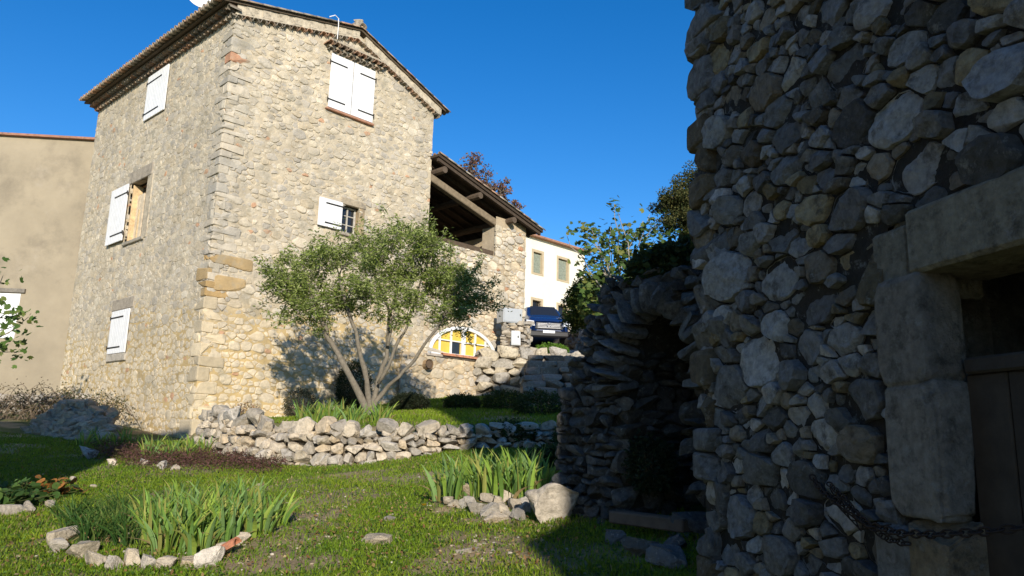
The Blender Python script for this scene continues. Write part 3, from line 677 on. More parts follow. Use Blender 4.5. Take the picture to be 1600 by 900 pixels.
for s_ in (6.25, 7.65, 9.1):   # round purlins running back into the barn
    q = MB(); tube(q, [P2(s_, -.3, zroof(s_)-.24), P2(s_+.03, 3, zroof(s_)-.26), P2(s_, 7.1, zroof(s_)-.24)], .10, 9, (.11, .08, .055)); q.build('purlin', m_wood, barn)
q = MB(); A = P2(6.0, .02, zroof(6.0)-.62); box(q, A, P2(9.4, .02, zroof(9.4)-.60)-A, LD3*.2, UP*.22, (.22, .17, .11), .02); q.build('beam', m_wood, barn)
q = MB(); box(q, P2(6.02, .06, 6.96), RD3*2.6, LD3*.2, UP*.16, (.10, .07, .045), .02); q.build('sill_beam', m_wood, barn)
# arched window
m_yel = M('yellow_blind', (.72, .50, .09), var=.12, vs=3, bump=0, rough=.5)
q = MB(); A_ = np.linspace(0, pi, 25)
for i in range(24):
    pts = []
    for (a, k) in ((A_[i], 1.0), (A_[i+1], 1.0), (A_[i+1], .9), (A_[i], .9)): pts.append(RP(AWC+AWW*k*cos(a), AWZ+AWH*k*sin(a), .01))
    prism(q, pts, -RN3*.14)
box(q, RP(AWC-AWW, AWZ, -.10), RD3*2*AWW, UP*.06, RN3*.11)
awf = q.build('arched_window', m_white, barn)
q = MB()
for x in (-.87, -.46, .46, .87):
    hh = AWH*.93*math.sqrt(max(0, 1-(x/AWW)**2)); box(q, RP(AWC+x-.025, AWZ+.05, -.07), RD3*.05, UP*(hh-.05), RN3*.05)
box(q, RP(AWC-.06, AWZ+.05, -.07), RD3*.12, UP*(AWH*.93-.05), RN3*.07)
for a, b in ((-1.0, -.06), (.06, 1.0)): box(q, RP(AWC+a, AWZ+.40, -.06), RD3*(b-a), UP*.03, RN3*.035)
q.build('glazing_bar', m_white, awf)
q = MB(); pts = [RP(AWC+AWW*.94*cos(a), AWZ+.02+AWH*.93*sin(a), -.10) for a in A_]; prism(q, pts, RN3*.015); q.build('pane', m_yel, awf)
q = MB(); box(q, RP(AWC-.43, AWZ+.07, -.083), RD3*.34, UP*.32, RN3*.006); q.build('pane', m_glass, awf)
q = MB(); box(q, RP(6.0, 3.70, .0), RD3*2.7, UP*.07, RN3*.22, (.46, .40, .33), .01); q.build('sill', m_stone, barn)
q = MB(); s = 6.5
while s < 9.4: halftube(q, RP(s, 3.745, .23), RD3, UP, .075, .36, .02, 6, (.50, .22, .12)); s += .37
q.build('tile_coping', m_tile, barn)
q = MB(); n_ = 14
cp = RP(6.0, 3.45, .17); 
tube(q, [cp, cp+RN3*.16], [.13, .14], 12, (.35, .24, .13), cap=False); tube(q, [cp+RN3*.16, cp+RN3*.02], [.11, .10], 12, (.12, .08, .05)); q.build('drain_pipe', m_tile, barn)

# ------------------------------------------------------------------ pale house behind
WH = atY(815, 480, 45)[:2]; 
def WP(s, z, o=0.):
    s = np.asarray(s, float); z = np.asarray(z, float); return np.stack([WH[0]+s*RD[0]+o*RN[0], WH[1]+s*RD[1]+o*RN[1], z+0*s], -1)
wh = thing('farmhouse', (*WH, 7), 'cream rendered two storey farmhouse behind the parked van', 'house')
q = MB(); hw = [(.95, 1.75, 11.68, 13.0), (3.32, 4.25, 11.65, 13.02), (.95, 1.75, 8.6, 9.95), (3.35, 4.3, 8.6, 9.95)]
ss = sorted(set([-9, 6.0]+[a for h in hw for a in h[:2]])); zs = sorted(set([6.0, 13.95]+[a for h in hw for a in h[2:]]))
for i in range(len(ss)-1):
    for j in range(len(zs)-1):
        sc, zc = (ss[i]+ss[i+1])/2, (zs[j]+zs[j+1])/2
        if any(a < sc < b and c_ < zc < d_ for a, b, c_, d_ in hw): continue
        q.add([WP(ss[i], zs[j]), WP(ss[i+1], zs[j]), WP(ss[i+1], zs[j+1]), WP(ss[i], zs[j+1])], np.array([[0, 1, 2, 3]]))
bk = LD3*8
A, B = WP(-9, 6.0, -.3), WP(6, 6.0, -.3); q.add([A, B, B+bk, A+bk, A+UP*7.9, B+UP*7.9, B+bk+UP*7.9, A+bk+UP*7.9], BOXF)
A = WP(6.0, 6.0, 0); q.add([A, A-RN3*.3, A-RN3*.3+UP*7.95, A+UP*7.95], np.array([[0, 1, 2, 3]]))
q.build('wall', m_cream, wh)
for a, b, c_, d_ in hw:
    q = MB()
    for bb in ((a-.16, a, c_-.12, d_+.16), (b, b+.16, c_-.12, d_+.16), (a, b, d_, d_+.16), (a, b, c_-.12, c_)): box(q, WP(bb[0], bb[2], -.25), RD3*(bb[1]-bb[0]), UP*(bb[3]-bb[2]), RN3*.275)
    f = q.build('window', m_trim, wh)
    if c_ > 10:
        q = MB()
        for k in range(int((d_-c_)/.07)): box(q, WP(a, c_+k*.07, -.16), RD3*(b-a), UP*.055, RN3*.03, (.30, .33, .26))
        q.build('louvre', m_wood, f)
    else:
        q = MB()
        for k in range(5): x = a+(b-a)*(k+.5)/5; tube(q, [WP(x, c_, -.05), WP(x, d_, -.05)], .012, 5)
        for k in range(4): zz = c_+(d_-c_)*(k+.5)/4; tube(q, [WP(a, zz, -.05), WP(b, zz, -.05)], .01, 5)
        q.build('window_bars', m_metal, f)
    q = MB(); box(q, WP(a, c_, -.24), RD3*(b-a), UP*(d_-c_), RN3*.02); q.build('pane', m_glass, f)
q = MB(); prism(q, [WP(-9.3, 13.9, .35), WP(6.3, 13.9, .35), WP(6.3, 14.02, .35), WP(-9.3, 14.02, .35)], LD3*8.6-UP*0+UP*1.2*0, (.38, .2, .13)); 
prism(q, [WP(-9.3, 14.02, .35), WP(-9.3, 14.02, -8.3), WP(-9.3, 15.6, -4)], RD3*15.6, (.38, .2, .13)); q.build('roof', m_tile, wh)

# ------------------------------------------------------------------ rendered building on the left
pb = thing('rendered_building', (-14, 23, 1.8), 'large plain building with weathered beige render behind the left corner', 'building')
q = MB(); A = np.array([-13.0, 22.45, 1.2]); B = np.array([-32., 21.3, 1.2]); bk = np.array([.5, 14, 0])
hz1, hz2 = 9.2, 9.35
W1 = (-14.45, -16.3, 5.35, 4.0)
q.add([A, B, B+bk, A+bk, A+UP*hz1, B+UP*hz2, B+bk+UP*hz2, A+bk+UP*hz1], BOXF); q.build('wall', m_plaster, pb)
q = MB(); prism(q, [A+UP*(hz1)+np.array([.1, -.12, .0]), A+UP*(hz1+.07)+np.array([.1, -.12, 0]), B+UP*(hz2+.07)+np.array([0, -.12, 0]), B+UP*hz2+np.array([0, -.12, 0])], bk, (.34, .17, .11)); q.build('roof', m_tile, pb)
dW = nrm(B-A); q = MB(); p0 = A+dW*1.72+UP*2.9-np.array([0, .03, 0]); box(q, p0, dW*1.1, UP*1.35, np.array([0, .1, 0])); fw = q.build('window', m_white, pb)
q = MB(); box(q, p0+dW*.08+UP*1.38-np.array([0, .04, 0])-dW*.2, dW*1.35, UP*.12, np.array([0, .13, 0]), (.2, .18, .15)); q.build('lintel', m_wood, pb)

# ------------------------------------------------------------------ near stone barn on the right
N0 = np.array([1.09, 4.30]); ND = np.array([-sin(radians(12)), cos(radians(12))]); NN = np.array([-cos(radians(12)), -sin(radians(12))])
def NP(s, z, o=0.):
    s = np.asarray(s, float); z = np.asarray(z, float); o = np.asarray(o, float)+0*s
    return np.stack([N0[0]+s*ND[0]+o*NN[0], N0[1]+s*ND[1]+o*NN[1], z+0*s], -1)
ND3, NN3 = v3(ND), v3(NN)
nb = thing('stone_barn', (*N0, .6), 'old rubble stone barn wall with a dressed doorway filling the right edge in shade', 'barn')
DS0, DS1, DZ0, DZ1 = -2.95, -1.78, .2, 2.2
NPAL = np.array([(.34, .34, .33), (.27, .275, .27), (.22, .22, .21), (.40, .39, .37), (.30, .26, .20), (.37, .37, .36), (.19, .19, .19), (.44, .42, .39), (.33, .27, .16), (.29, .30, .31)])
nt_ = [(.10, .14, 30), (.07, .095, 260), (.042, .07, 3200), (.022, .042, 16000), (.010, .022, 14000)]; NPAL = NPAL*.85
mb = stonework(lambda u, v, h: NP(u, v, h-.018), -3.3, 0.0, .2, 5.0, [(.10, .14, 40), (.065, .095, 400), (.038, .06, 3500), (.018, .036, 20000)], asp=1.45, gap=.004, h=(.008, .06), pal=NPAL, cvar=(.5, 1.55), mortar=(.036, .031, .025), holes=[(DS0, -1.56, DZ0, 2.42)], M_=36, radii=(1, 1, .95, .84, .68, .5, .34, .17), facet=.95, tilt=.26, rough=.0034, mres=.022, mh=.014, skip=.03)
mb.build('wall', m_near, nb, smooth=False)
mb = relief(lambda u, v, h: NP(u, v, h+.05), -14, -3.3, -.5, 8.0, .06, [(.14, .2, 700), (.08, .14, 3000)], gap=.012, rnd=.04, h=.05, pal=NPAL, mortar=(.06, .05, .04))  # unseen stretch, set forward to keep the visible wall face in shade
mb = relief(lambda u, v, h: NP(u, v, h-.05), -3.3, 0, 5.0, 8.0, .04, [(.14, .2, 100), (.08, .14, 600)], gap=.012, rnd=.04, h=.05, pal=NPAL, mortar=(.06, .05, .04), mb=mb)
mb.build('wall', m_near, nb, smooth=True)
EN3 = -NN3  # end wall runs to the right
mb = MB()
def n3(s, t, z): p = N0+ND*s-NN*t; return np.array([p[0], p[1], z])
box(mb, n3(-3.32, -.08, -.5), -ND3*10.6, -NN3*.3, UP*8.55, (.15, .14, .13)); box(mb, n3(0, .45, -.5), -ND3*1.5, -NN3*6.5, UP*8.6, (.15, .14, .13)); box(mb, n3(-1.5, 3.5, -.5), -ND3*1.5, -NN3*3.45, UP*8.6, (.15, .14, .13)); box(mb, n3(-3.0, .45, -.5), -ND3*11, -NN3*6.5, UP*8.6, (.15, .14, .13)); box(mb, n3(-1.5, .45, 2.6), -ND3*1.5, -NN3*3.05, UP*5.5, (.15, .14, .13))
box(mb, n3(-.02, .04, -.5), -ND3*.45, -NN3*6.9, UP*8.6, (.15, .14, .13))
box(mb, n3(-.4, .06, 2.43), -ND3*13.5, -NN3*.42, UP*5.6, (.2, .18, .16)); box(mb, n3(-.4, .06, -.5), -ND3*1.12, -NN3*.42, UP*2.95, (.2, .18, .16)); box(mb, n3(-3.0, .06, -.5), -ND3*11, -NN3*.42, UP*2.95, (.2, .18, .16))
prism(mb, [n3(-.02, .1, 8.05), n3(-.02, 6.9, 8.05), n3(-.02, 3.5, 9.6)], -ND3*13.9, (.25, .24, .22))
mb.build('wall', m_near, nb)
q = MB()
prism(q, [n3(.12, -.18, 8.0), n3(.12, 3.5, 9.75), n3(.12, 3.5, 9.85), n3(.12, -.18, 8.1)], -ND3*14.3, (.3, .2, .14)); prism(q, [n3(.12, 7.1, 8.0), n3(.12, 3.5, 9.75), n3(.12, 3.5, 9.85), n3(.12, 7.1, 8.1)], -ND3*14.3, (.3, .2, .14))
q.build('roof', m_tile, nb)
# corner stones
mb = MB(); z = .45; k = 0
while z < 5.2:
    hq = random.uniform(.12, .24); sl_, st_ = ((random.uniform(.30, .48), .2) if random.random() < .35 else (random.uniform(.14, .26), .4))
    c = .62*np.array(random.choice([(.27, .28, .28), (.33, .33, .32), (.23, .22, .20), (.36, .35, .33), (.27, .22, .14)]))
    rock(mb, n3(-sl_/2+.012+random.uniform(-.008, .008), st_/2-.035, z+hq/2), (sl_+.03, st_+.03, hq*.99), ND3, -NN3, UP, c, 3, .035, .26, 5, .1, .7, .97)
    z += hq*.97; k += 1
mb.build('quoin_stones', m_near, nb, smooth=False)
# doorway
def block(mb, s0, s1, z0, z1, o0=-.3, o1=.03, col=(.33, .30, .24), boxy=.16, rough=.05, cuts=3, lvl=5):
    p = (NP(s0, z0, o0)+NP(s1, z1, o1))/2; rock(mb, p, (abs(s1-s0)*1.0, (z1-z0)*1.0, abs(o1-o0)), ND3, UP, NN3, np.array(col)*.8, lvl, rough, .25, 1, .05, .93, .99)
q = MB()
def dressed(mb, s0, s1, z0, z1, o0, o1, col):
    box(mb, NP(s0, z0, o0), ND3*(s1-s0), UP*(z1-z0), NN3*(o1-o0), np.array(col)*.95, .014)
dressed(q, -2.9, -1.70, 2.205, 2.44, -.3, .035, (.31, .285, .215)); dressed(q, -1.695, -1.50, 2.14, 2.40, -.3, .02, (.27, .25, .19))
q.build('lintel', m_near, nb)
for (a, b, c_, d_, col) in [(-1.76, -1.53, 1.815, 2.2, (.33, .30, .25)), (-1.78, -1.545, 1.375, 1.815, (.35, .32, .27)), (-1.80, -1.62, .98, 1.365, (.36, .29, .19)), (-1.62, -1.44, .95, 1.33, (.30, .30, .29)), (-1.78, -1.5, .4, .95, (.33, .31, .27))]:
    q = MB(); block(q, a, b, c_, d_, -.13, .045, col); q.build('jamb', m_near, nb, smooth=True)
for (c_, d_) in [(1.7, 2.2), (1.2, 1.7), (.6, 1.2)]:
    q = MB(); block(q, -3.35, -2.95, c_, d_, -.32, .045, (.33, .30, .25), lvl=3); q.build('jamb', m_near, nb, smooth=True)
q = MB()
for k in range(7): box(q, NP(-2.95+.168*k, .3, -.15), ND3*.164, UP*1.55, NN3*.05, np.array((.05, .04, .03))*random.uniform(.8, 1.2), .006)
dr = q.build('door', m_wood, nb)
q = MB(); box(q, NP(-2.94, 1.85, -.16), ND3*1.15, UP*.055, NN3*.08, (.05, .042, .034), .008); q.build('rail', m_wood, dr)
# unseen projection added behind the viewer to shade the lower right foreground
q = MB(); rise = .0
prism(q, [n3(-9.0, -.62, -.3), n3(-9.0, .1, -.3), n3(-9.0, .1, 5.2), n3(-9.0, -.62, 4.75)], -ND3*1.4, (.25, .24, .22)); q.build('shade_buttress', m_near, nb)
# rusty chain across wall and door jamb
q = MB()
def chain(mb, pts, link=.05, r=.005):
    pts = np.array(pts); seg = np.r_[0, np.cumsum(np.linalg.norm(np.diff(pts, axis=0), axis=1))]; t = 0; k = 0
    while t < seg[-1]:
        p = np.array([np.interp(t, seg, pts[:, i]) for i in range(3)]); p2 = np.array([np.interp(t+.01, seg, pts[:, i]) for i in range(3)]); d = nrm(p2-p) if np.linalg.norm(p2-p) > 1e-6 else ND3
        s_ = nrm(np.cross(d, NN3)); s_ = s_ if k % 2 else nrm(s_*.4+NN3)
        A = np.linspace(0, 2*pi, 13); tube(mb, [p+d*cos(a)*link*.62+s_*sin(a)*link*.34 for a in A], r, 5, cap=False); t += link*.86; k += 1
chain(q, [NP(-1.10, 1.47, .055), NP(-1.2, 1.42, .08), NP(-1.35, 1.38, .09), NP(-1.5, 1.325, .10), NP(-1.65, 1.315, .10), NP(-1.8, 1.33, .09), NP(-1.97, 1.36, .05), NP(-2.1, 1.4, -.1)], .036, .0038)
chain(q, [NP(-1.22, 1.45, .06), NP(-1.33, 1.41, .085), NP(-1.46, 1.34, .10), NP(-1.58, 1.29, .10), NP(-1.7, 1.285, .10)], .032, .0032)
for k in range(5):
    tube(q, [NP(-1.12-.05*k, 1.46-.012*k, .06), NP(-1.22-.05*k, 1.42-.03*k, .085), NP(-1.45-.04*k, 1.30+.01*k, .10)], .003, 5)
o = q.build('chain', M('rusty_iron', (.035, .025, .02), var=.4, vs=60, rough=.8, metal=.3, bump=.3), smooth=True); recentre(o, NP(-1.4, 1.3, .08)); tag(o, 'rusty iron chain hooked across the shaded wall beside the door jamb', 'chain')

# ------------------------------------------------------------------ arched ruin
A0 = np.array([1.468, 5.5]); AD = np.array([-sin(radians(35)), cos(radians(35))]); AN = np.array([-cos(radians(35)), -sin(radians(35))])
def AP(s, z, o=0.): 
    s = float(s); return np.array([A0[0]+s*AD[0]+o*AN[0], A0[1]+s*AD[1]+o*AN[1], float(z)])
AD3, AN3 = v3(AD), v3(AN)
ru = thing('arched_ruin', (A0[0], A0[1], .9), 'shaded rough stone ruin with a small pointed arch opening next to the barn corner', 'ruin')
ztp = lambda s: np.interp(s, [-.6, .1, .72, 1.1, 1.4, 1.62, 1.78], [2.86, 2.93, 2.96, 2.82, 2.38, 1.92, 1.1])
S0, S1, ZS, ZT = .11, .90, 1.98, 2.6    # opening sides, springing, crown
def in_arch(s, z, k=0.):
    c = (S0+S1)/2; hwid = (S1-S0)/2+k
    return abs(s-c) < hwid and (z < ZS or ((s-c)/hwid)**2+((z-ZS)/(ZT-ZS+k))**2 < 1)
mb = MB()
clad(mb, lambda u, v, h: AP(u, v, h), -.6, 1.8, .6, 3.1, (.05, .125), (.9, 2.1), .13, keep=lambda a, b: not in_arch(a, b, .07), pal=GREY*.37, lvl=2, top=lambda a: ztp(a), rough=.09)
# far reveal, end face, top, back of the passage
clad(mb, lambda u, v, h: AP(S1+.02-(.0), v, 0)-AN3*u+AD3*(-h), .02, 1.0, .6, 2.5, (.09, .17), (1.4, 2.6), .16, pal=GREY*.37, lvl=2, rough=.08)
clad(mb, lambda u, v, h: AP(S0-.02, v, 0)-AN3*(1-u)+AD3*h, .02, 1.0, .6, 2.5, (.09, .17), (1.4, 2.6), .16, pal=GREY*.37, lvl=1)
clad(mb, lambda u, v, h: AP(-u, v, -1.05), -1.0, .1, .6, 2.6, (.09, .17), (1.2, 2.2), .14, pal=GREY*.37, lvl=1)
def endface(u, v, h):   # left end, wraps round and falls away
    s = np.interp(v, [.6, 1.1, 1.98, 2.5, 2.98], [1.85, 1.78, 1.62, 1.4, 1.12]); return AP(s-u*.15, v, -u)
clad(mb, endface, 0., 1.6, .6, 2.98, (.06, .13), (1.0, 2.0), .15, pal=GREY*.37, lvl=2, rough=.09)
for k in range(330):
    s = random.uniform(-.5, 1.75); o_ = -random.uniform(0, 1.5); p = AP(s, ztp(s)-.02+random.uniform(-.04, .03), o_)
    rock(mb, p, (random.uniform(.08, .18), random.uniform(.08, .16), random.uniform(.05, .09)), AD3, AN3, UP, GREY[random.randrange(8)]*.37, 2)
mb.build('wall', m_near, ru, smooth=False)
mb = MB()   # core
poly = [(-.7, .4)]+[(s, ztp(s)-.07) for s in (-.6, .1, .72, 1.1, 1.4, 1.62)]+[(1.7, .4)]
def corepiece(ps): prism(mb, [AP(a, b, -.06) for a, b in ps], -AN3*1.5, (.06, .055, .045))
aw = np.linspace(0, pi, 13); c_ = (S0+S1)/2; hw_ = (S1-S0)/2+.05
arc = [(c_+hw_*cos(a), ZS+(ZT-ZS+.05)*sin(a)) for a in aw]
for i in range(12):
    (x0, z0), (x1, z1) = arc[i], arc[i+1]; corepiece([(x0, z0), (x0, float(ztp(x0))-.07), (x1, float(ztp(x1))-.07), (x1, z1)])
corepiece([(-.6, .4), (-.6, 2.79), (c_-hw_, float(ztp(c_-hw_))-.07), (c_-hw_, .4)])
corepiece([(c_+hw_, .4), (c_+hw_, float(ztp(c_+hw_))-.07), (1.1, 2.74), (1.36, 2.28), (1.54, 1.84), (1.68, 1.0), (1.75, .4)])
prism(mb, [AP(-.5, .4, -1.2), AP(1.5, .4, -1.2), AP(1.2, 2.68, -1.2), AP(-.5, 2.68, -1.2)], -AN3*.4, (.06, .055, .045))
mb.build('core', m_near, ru)
mb = MB()   # voussoirs
for i, a in enumerate(np.linspace(.05, pi-.05, 19)):
    p = AP(c_+(hw_+.06)*cos(a), ZS+(ZT-ZS+.10)*sin(a), .045); rd = AD3*cos(a)+UP*sin(a); tn = -AD3*sin(a)+UP*cos(a)
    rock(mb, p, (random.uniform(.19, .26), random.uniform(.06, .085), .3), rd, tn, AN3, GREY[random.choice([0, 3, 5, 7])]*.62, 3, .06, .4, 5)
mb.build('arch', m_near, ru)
q = MB(); p = atY(995, 812, 5.35); box(q, AP(.80, .98, .12), -AD3*.75+UP*.01, AN3*.16, UP*.09, (.12, .085, .06), .01); q.build('threshold_plank', m_wood, ru)
for k in range(14):   # fallen blocks round the foot
    px, py = random.uniform(870, 1090), random.uniform(690, 890); 
for (px, py, sz) in [(885, 700, .30), (865, 720, .24), (905, 730, .24), (940, 760, .28), (1000, 870, .3), (1040, 885, .34), (920, 790, .2), (960, 850, .22), (1060, 860, .25), (850, 690, .22)]:
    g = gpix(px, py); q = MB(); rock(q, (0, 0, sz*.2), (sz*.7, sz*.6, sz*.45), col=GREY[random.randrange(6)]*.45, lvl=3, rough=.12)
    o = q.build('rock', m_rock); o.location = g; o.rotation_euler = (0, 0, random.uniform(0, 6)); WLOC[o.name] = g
    tag(o, 'grey fallen stone in the shade at the foot of the arched ruin', 'rock', 'fallen stones by the ruin')

# ------------------------------------------------------------------ dry stone walls
def wall_line(name, pts, zlo, zhi, label, cat, h=(.10, .2), wr=(1.0, 2.0), pal=PALE, thick=.3, lvl=2, depth=.24, batter=.12, back=False, group=None):
    pts = np.array(pts, float); seg = np.r_[0, np.cumsum(np.linalg.norm(np.diff(pts, axis=0), axis=1))]
    def pos(u):
        x, y = np.interp(u, seg, pts[:, 0]), np.interp(u, seg, pts[:, 1]); x2, y2 = np.interp(u+.02, seg, pts[:, 0]), np.interp(u+.02, seg, pts[:, 1])
        if u+.02 > seg[-1]: x2, y2 = x, y; x1, y1 = np.interp(u-.02, seg, pts[:, 0]), np.interp(u-.02, seg, pts[:, 1]); d = nrm([x2-x1, y2-y1])
        else: d = nrm([x2-x, y2-y])
        return x, y, d
    def fP(u, v, h_):
        u = float(np.clip(u, 0, seg[-1])); x, y, d = pos(u); z0 = zlo(x, y); z1 = zhi(u/seg[-1]) if callable(zhi) else zhi
        n = np.array([d[1], -d[0]]); z = z0+(z1-z0)*v; b = -batter*(z-z0)
        return np.array([x+n[0]*b, y+n[1]*b, z])
    hmean = np.mean([ (zhi(t) if callable(zhi) else zhi)-zlo(*pos(t*seg[-1])[:2]) for t in np.linspace(0, 1, 9)])
    mb = MB(); v = -.05
    while v < 1.0:
        hv = random.uniform(*h)/hmean; u = random.uniform(-.1, 0)
        while u < seg[-1]:
            x, y, d = pos(float(np.clip(u, 0, seg[-1]))); loc_h = (zhi(u/seg[-1]) if callable(zhi) else zhi)-zlo(x, y)
            hh = hv*loc_h; wd = max(.08, hv*hmean*random.uniform(*wr)); uc = u+wd/2; vc = v+hv/2+random.uniform(-.15, .15)*hv
            p = fP(uc, vc, 0); n = np.array([d[1], -d[0], 0]); X = np.array([d[0], d[1], 0])
            th = random.gauss(0, .24); X2 = X*cos(th)+UP*sin(th); Y2 = -X*sin(th)+UP*cos(th)
            if hh > .03: rock(mb, p-n*depth*random.uniform(.15, .4), (wd*1.04, depth*random.uniform(.9, 1.2), hh*1.08), X2, n, Y2, pal[random.randrange(len(pal))], lvl, .07, .5)
            u += wd
        v += hv*.95
    # top stones going back
    u = 0
    while u < seg[-1]:
        x, y, d = pos(u); n = np.array([d[1], -d[0], 0]); z1 = zhi(u/seg[-1]) if callable(zhi) else zhi; wd = random.uniform(.14, .34)
        for b in np.arange(.12, thick+.1, .2):
            rock(mb, np.array([x, y, z1-.05+random.uniform(-.03, .04)])-n*(b+.08), (wd, random.uniform(.16, .28), random.uniform(.09, .16)), v3(d), n, UP, pal[random.randrange(len(pal))], lvl, .08, .5)
        u += wd*.95
    # earth core
    m = 24; us = np.linspace(0, seg[-1], m); V = []; 
    for u in us:
        x, y, d = pos(u); n = np.array([d[1], -d[0], 0]); z0 = zlo(x, y)-.15; z1 = (zhi(u/seg[-1]) if callable(zhi) else zhi)-.07
        P = np.array([x, y, 0]); V += [P-n*.10+UP*z0, P-n*(.12+batter*(z1-z0))+UP*z1, P-n*(thick+.15)+UP*z1, P-n*(thick+.15)+UP*z0]
    F = []
    for i in range(m-1):
        for k in range(4): F.append([i*4+k, (i+1)*4+k, (i+1)*4+(k+1) % 4, i*4+(k+1) % 4])
    F += [[0, 1, 2, 3], [(m-1)*4+3, (m-1)*4+2, (m-1)*4+1, (m-1)*4]]
    mb.add(V, F, (.12, .095, .065))
    o = mb.build(name, m_rock); recentre(o, (*pts[len(pts)//2], zlo(*pts[len(pts)//2]))); return tag(o, label, cat, group)
lowz = lambda x, y: float(low(x, y))-.06
wall_line('dry_stone_wall', [tuple(p) for p in TW[1:-1]], lowz, lambda t: np.interp(t, [0, .12, .3, .5, .62, .8, 1], [1.82, 1.80, 1.68, 1.62, 1.66, 1.74, 1.8]), 'low dry stone retaining wall of pale limestone holding up the olive tree terrace', 'wall', h=(.09, .22), wr=(.7, 2.3), thick=.32, lvl=3, batter=.22)
wall_line('retaining_wall', [(-.95, 21.35), (.3, 21.25), (1.2, 21.3), (3.6, 21.2)], lambda x, y: 2.45, lambda t: 3.98, 'grey stone retaining wall under the pier with the meter boxes', 'wall', h=(.16, .32), wr=(1.0, 2.2), pal=np.array([(.46, .40, .30), (.40, .36, .29), (.50, .43, .31), (.36, .33, .28)]), thick=.4, lvl=2, depth=.3, batter=.05)
# stone steps climbing along the retaining wall
st = thing('stone_steps', (.6, 17.6, 2.3), 'worn stone steps climbing in the shade towards the parked van', 'steps')
nst = 8
for k in range(nst):
    q = MB(); y0 = 17.6+k*.42; z0 = 2.3+k*.2
    x = .15+.05*k
    while x < 2.0+.05*k:
        wd = random.uniform(.35, .6); rock(q, (x+wd/2, y0+.24, z0+.02), (wd*1.03, .52, .22), col=(.22, .19, .15), lvl=2, boxy=.35, rough=.04, cuts=4); x += wd
    for zz in np.arange(z0-.2, 2.1, -.2):
        rock(q, (.3+.05*k, y0+.3, zz), (.4, .6, .22), col=(.22, .19, .15), lvl=2, boxy=.4, rough=.05, cuts=6)
    box(q, (.4, y0+.1, 2.0), (1.5, 0, 0), (0, .4, 0), UP*max(.05, z0-2.1), (.2, .17, .13))
    q.build('step', m_rock, st)
wall_line('field_wall', [(4.1, 38.5), (2.3, 37.6), (2.9, 33.0), (3.6, 27.0)], lambda x, y: float(road(x, y))-.1, lambda t: np.interp(t, [0, 1], [7.0, 5.8]), 'low rough stone wall right of the parked van', 'wall', h=(.14, .26), pal=PALE*.85, lvl=1, thick=.4, depth=.35, batter=.05)
wall_line('garden_wall', [(-15.5, 19.4), (-12.2, 19.2), (-10.4, 18.4)], lambda x, y: float(low(x, y))-.2, lambda t: 2.3, 'stone garden wall at the far left under brambles', 'wall', h=(.12, .24), pal=PALE*.8, lvl=1, thick=.4, depth=.3, batter=.1)

# meter pier
pr = MB(); pc = np.array([.15, 21.75, 3.85])
def clad_box(mb, c, w_, d_, h_, pal, hr=(.1, .18)):
    for (dx, dy, wdt, dep) in ((0, -1, w_, d_), (0, 1, w_, d_), (-1, 0, d_, w_), (1, 0, d_, w_)):
        X = np.array([abs(dy), abs(dx), 0.])*(1 if (dy < 0 or dx > 0) else -1); N = np.array([dx, dy, 0.])
        clad(mb, lambda u, v, h: c+X*u+N*dep/2+UP*v, -wdt/2, wdt/2-.05, 0, h_, hr, (1.2, 2.2), .14, pal=pal, lvl=2)
    box(mb, c+np.array([-w_/2+.03, -d_/2+.03, 0]), (w_-.06, 0, 0), (0, d_-.06, 0), UP*(h_-.02), (.15, .12, .09))
clad_box(pr, pc, .72, .5, .95, PALE*.85)
for (dx, dz, s_) in ((.42, .1, .5), (.5, -.02, .45), (.3, .3, .35)): rock(pr, pc+np.array([dx, -.05, dz+.1]), (s_, .45, .4), col=(.42, .37, .29), lvl=3)
o = pr.build('stone_pier', m_rock); recentre(o, pc); tag(o, 'short crumbling stone pier carrying the grey meter boxes', 'pier')
def ubox(c, w_, d_, h_, rz, rx, label, mat):
    root = thing('meter_box', tuple(c), label, 'meter box'); R = mathutils.Euler((rx, 0, rz)); mt = R.to_matrix()
    tr_ = lambda p: np.array(c)+np.array(mt @ mathutils.Vector(p))
    def bx(mb, lo, hi, bev=.01):
        o_ = tr_(lo); box(mb, o_, tr_((hi[0], lo[1], lo[2]))-o_, tr_((lo[0], hi[1], lo[2]))-o_, tr_((lo[0], lo[1], hi[2]))-o_, (1, 1, 1), bev)
    q = MB(); bx(q, (-w_/2, 0, 0), (w_/2, d_, h_)); q.build('cabinet', mat, root)
    q = MB(); bx(q, (-w_/2+.03, -.015, .03), (w_/2-.03, 0, h_-.03), .004); q.build('door', mat, root)
    q = MB(); bx(q, (w_/2-.09, -.03, h_*.5), (w_/2-.06, -.015, h_*.5+.06), .002); q.build('lock', m_metal, root)
g1 = atY(800, 509, 21.45)
ubox((g1[0]+.02, 21.45, 4.83), .62, .42, .42, radians(28), 0, 'large grey meter cabinet perched on top of the stone pier', m_grey)
g2 = atY(803, 537, 21.35); ubox((g2[0]+.06, 21.36, 4.18), .27, .12, .42, radians(12), radians(-6), 'small pale grey meter box fixed to the face of the pier', M('pale_plastic', (.58, .60, .60), var=.05, bump=0))
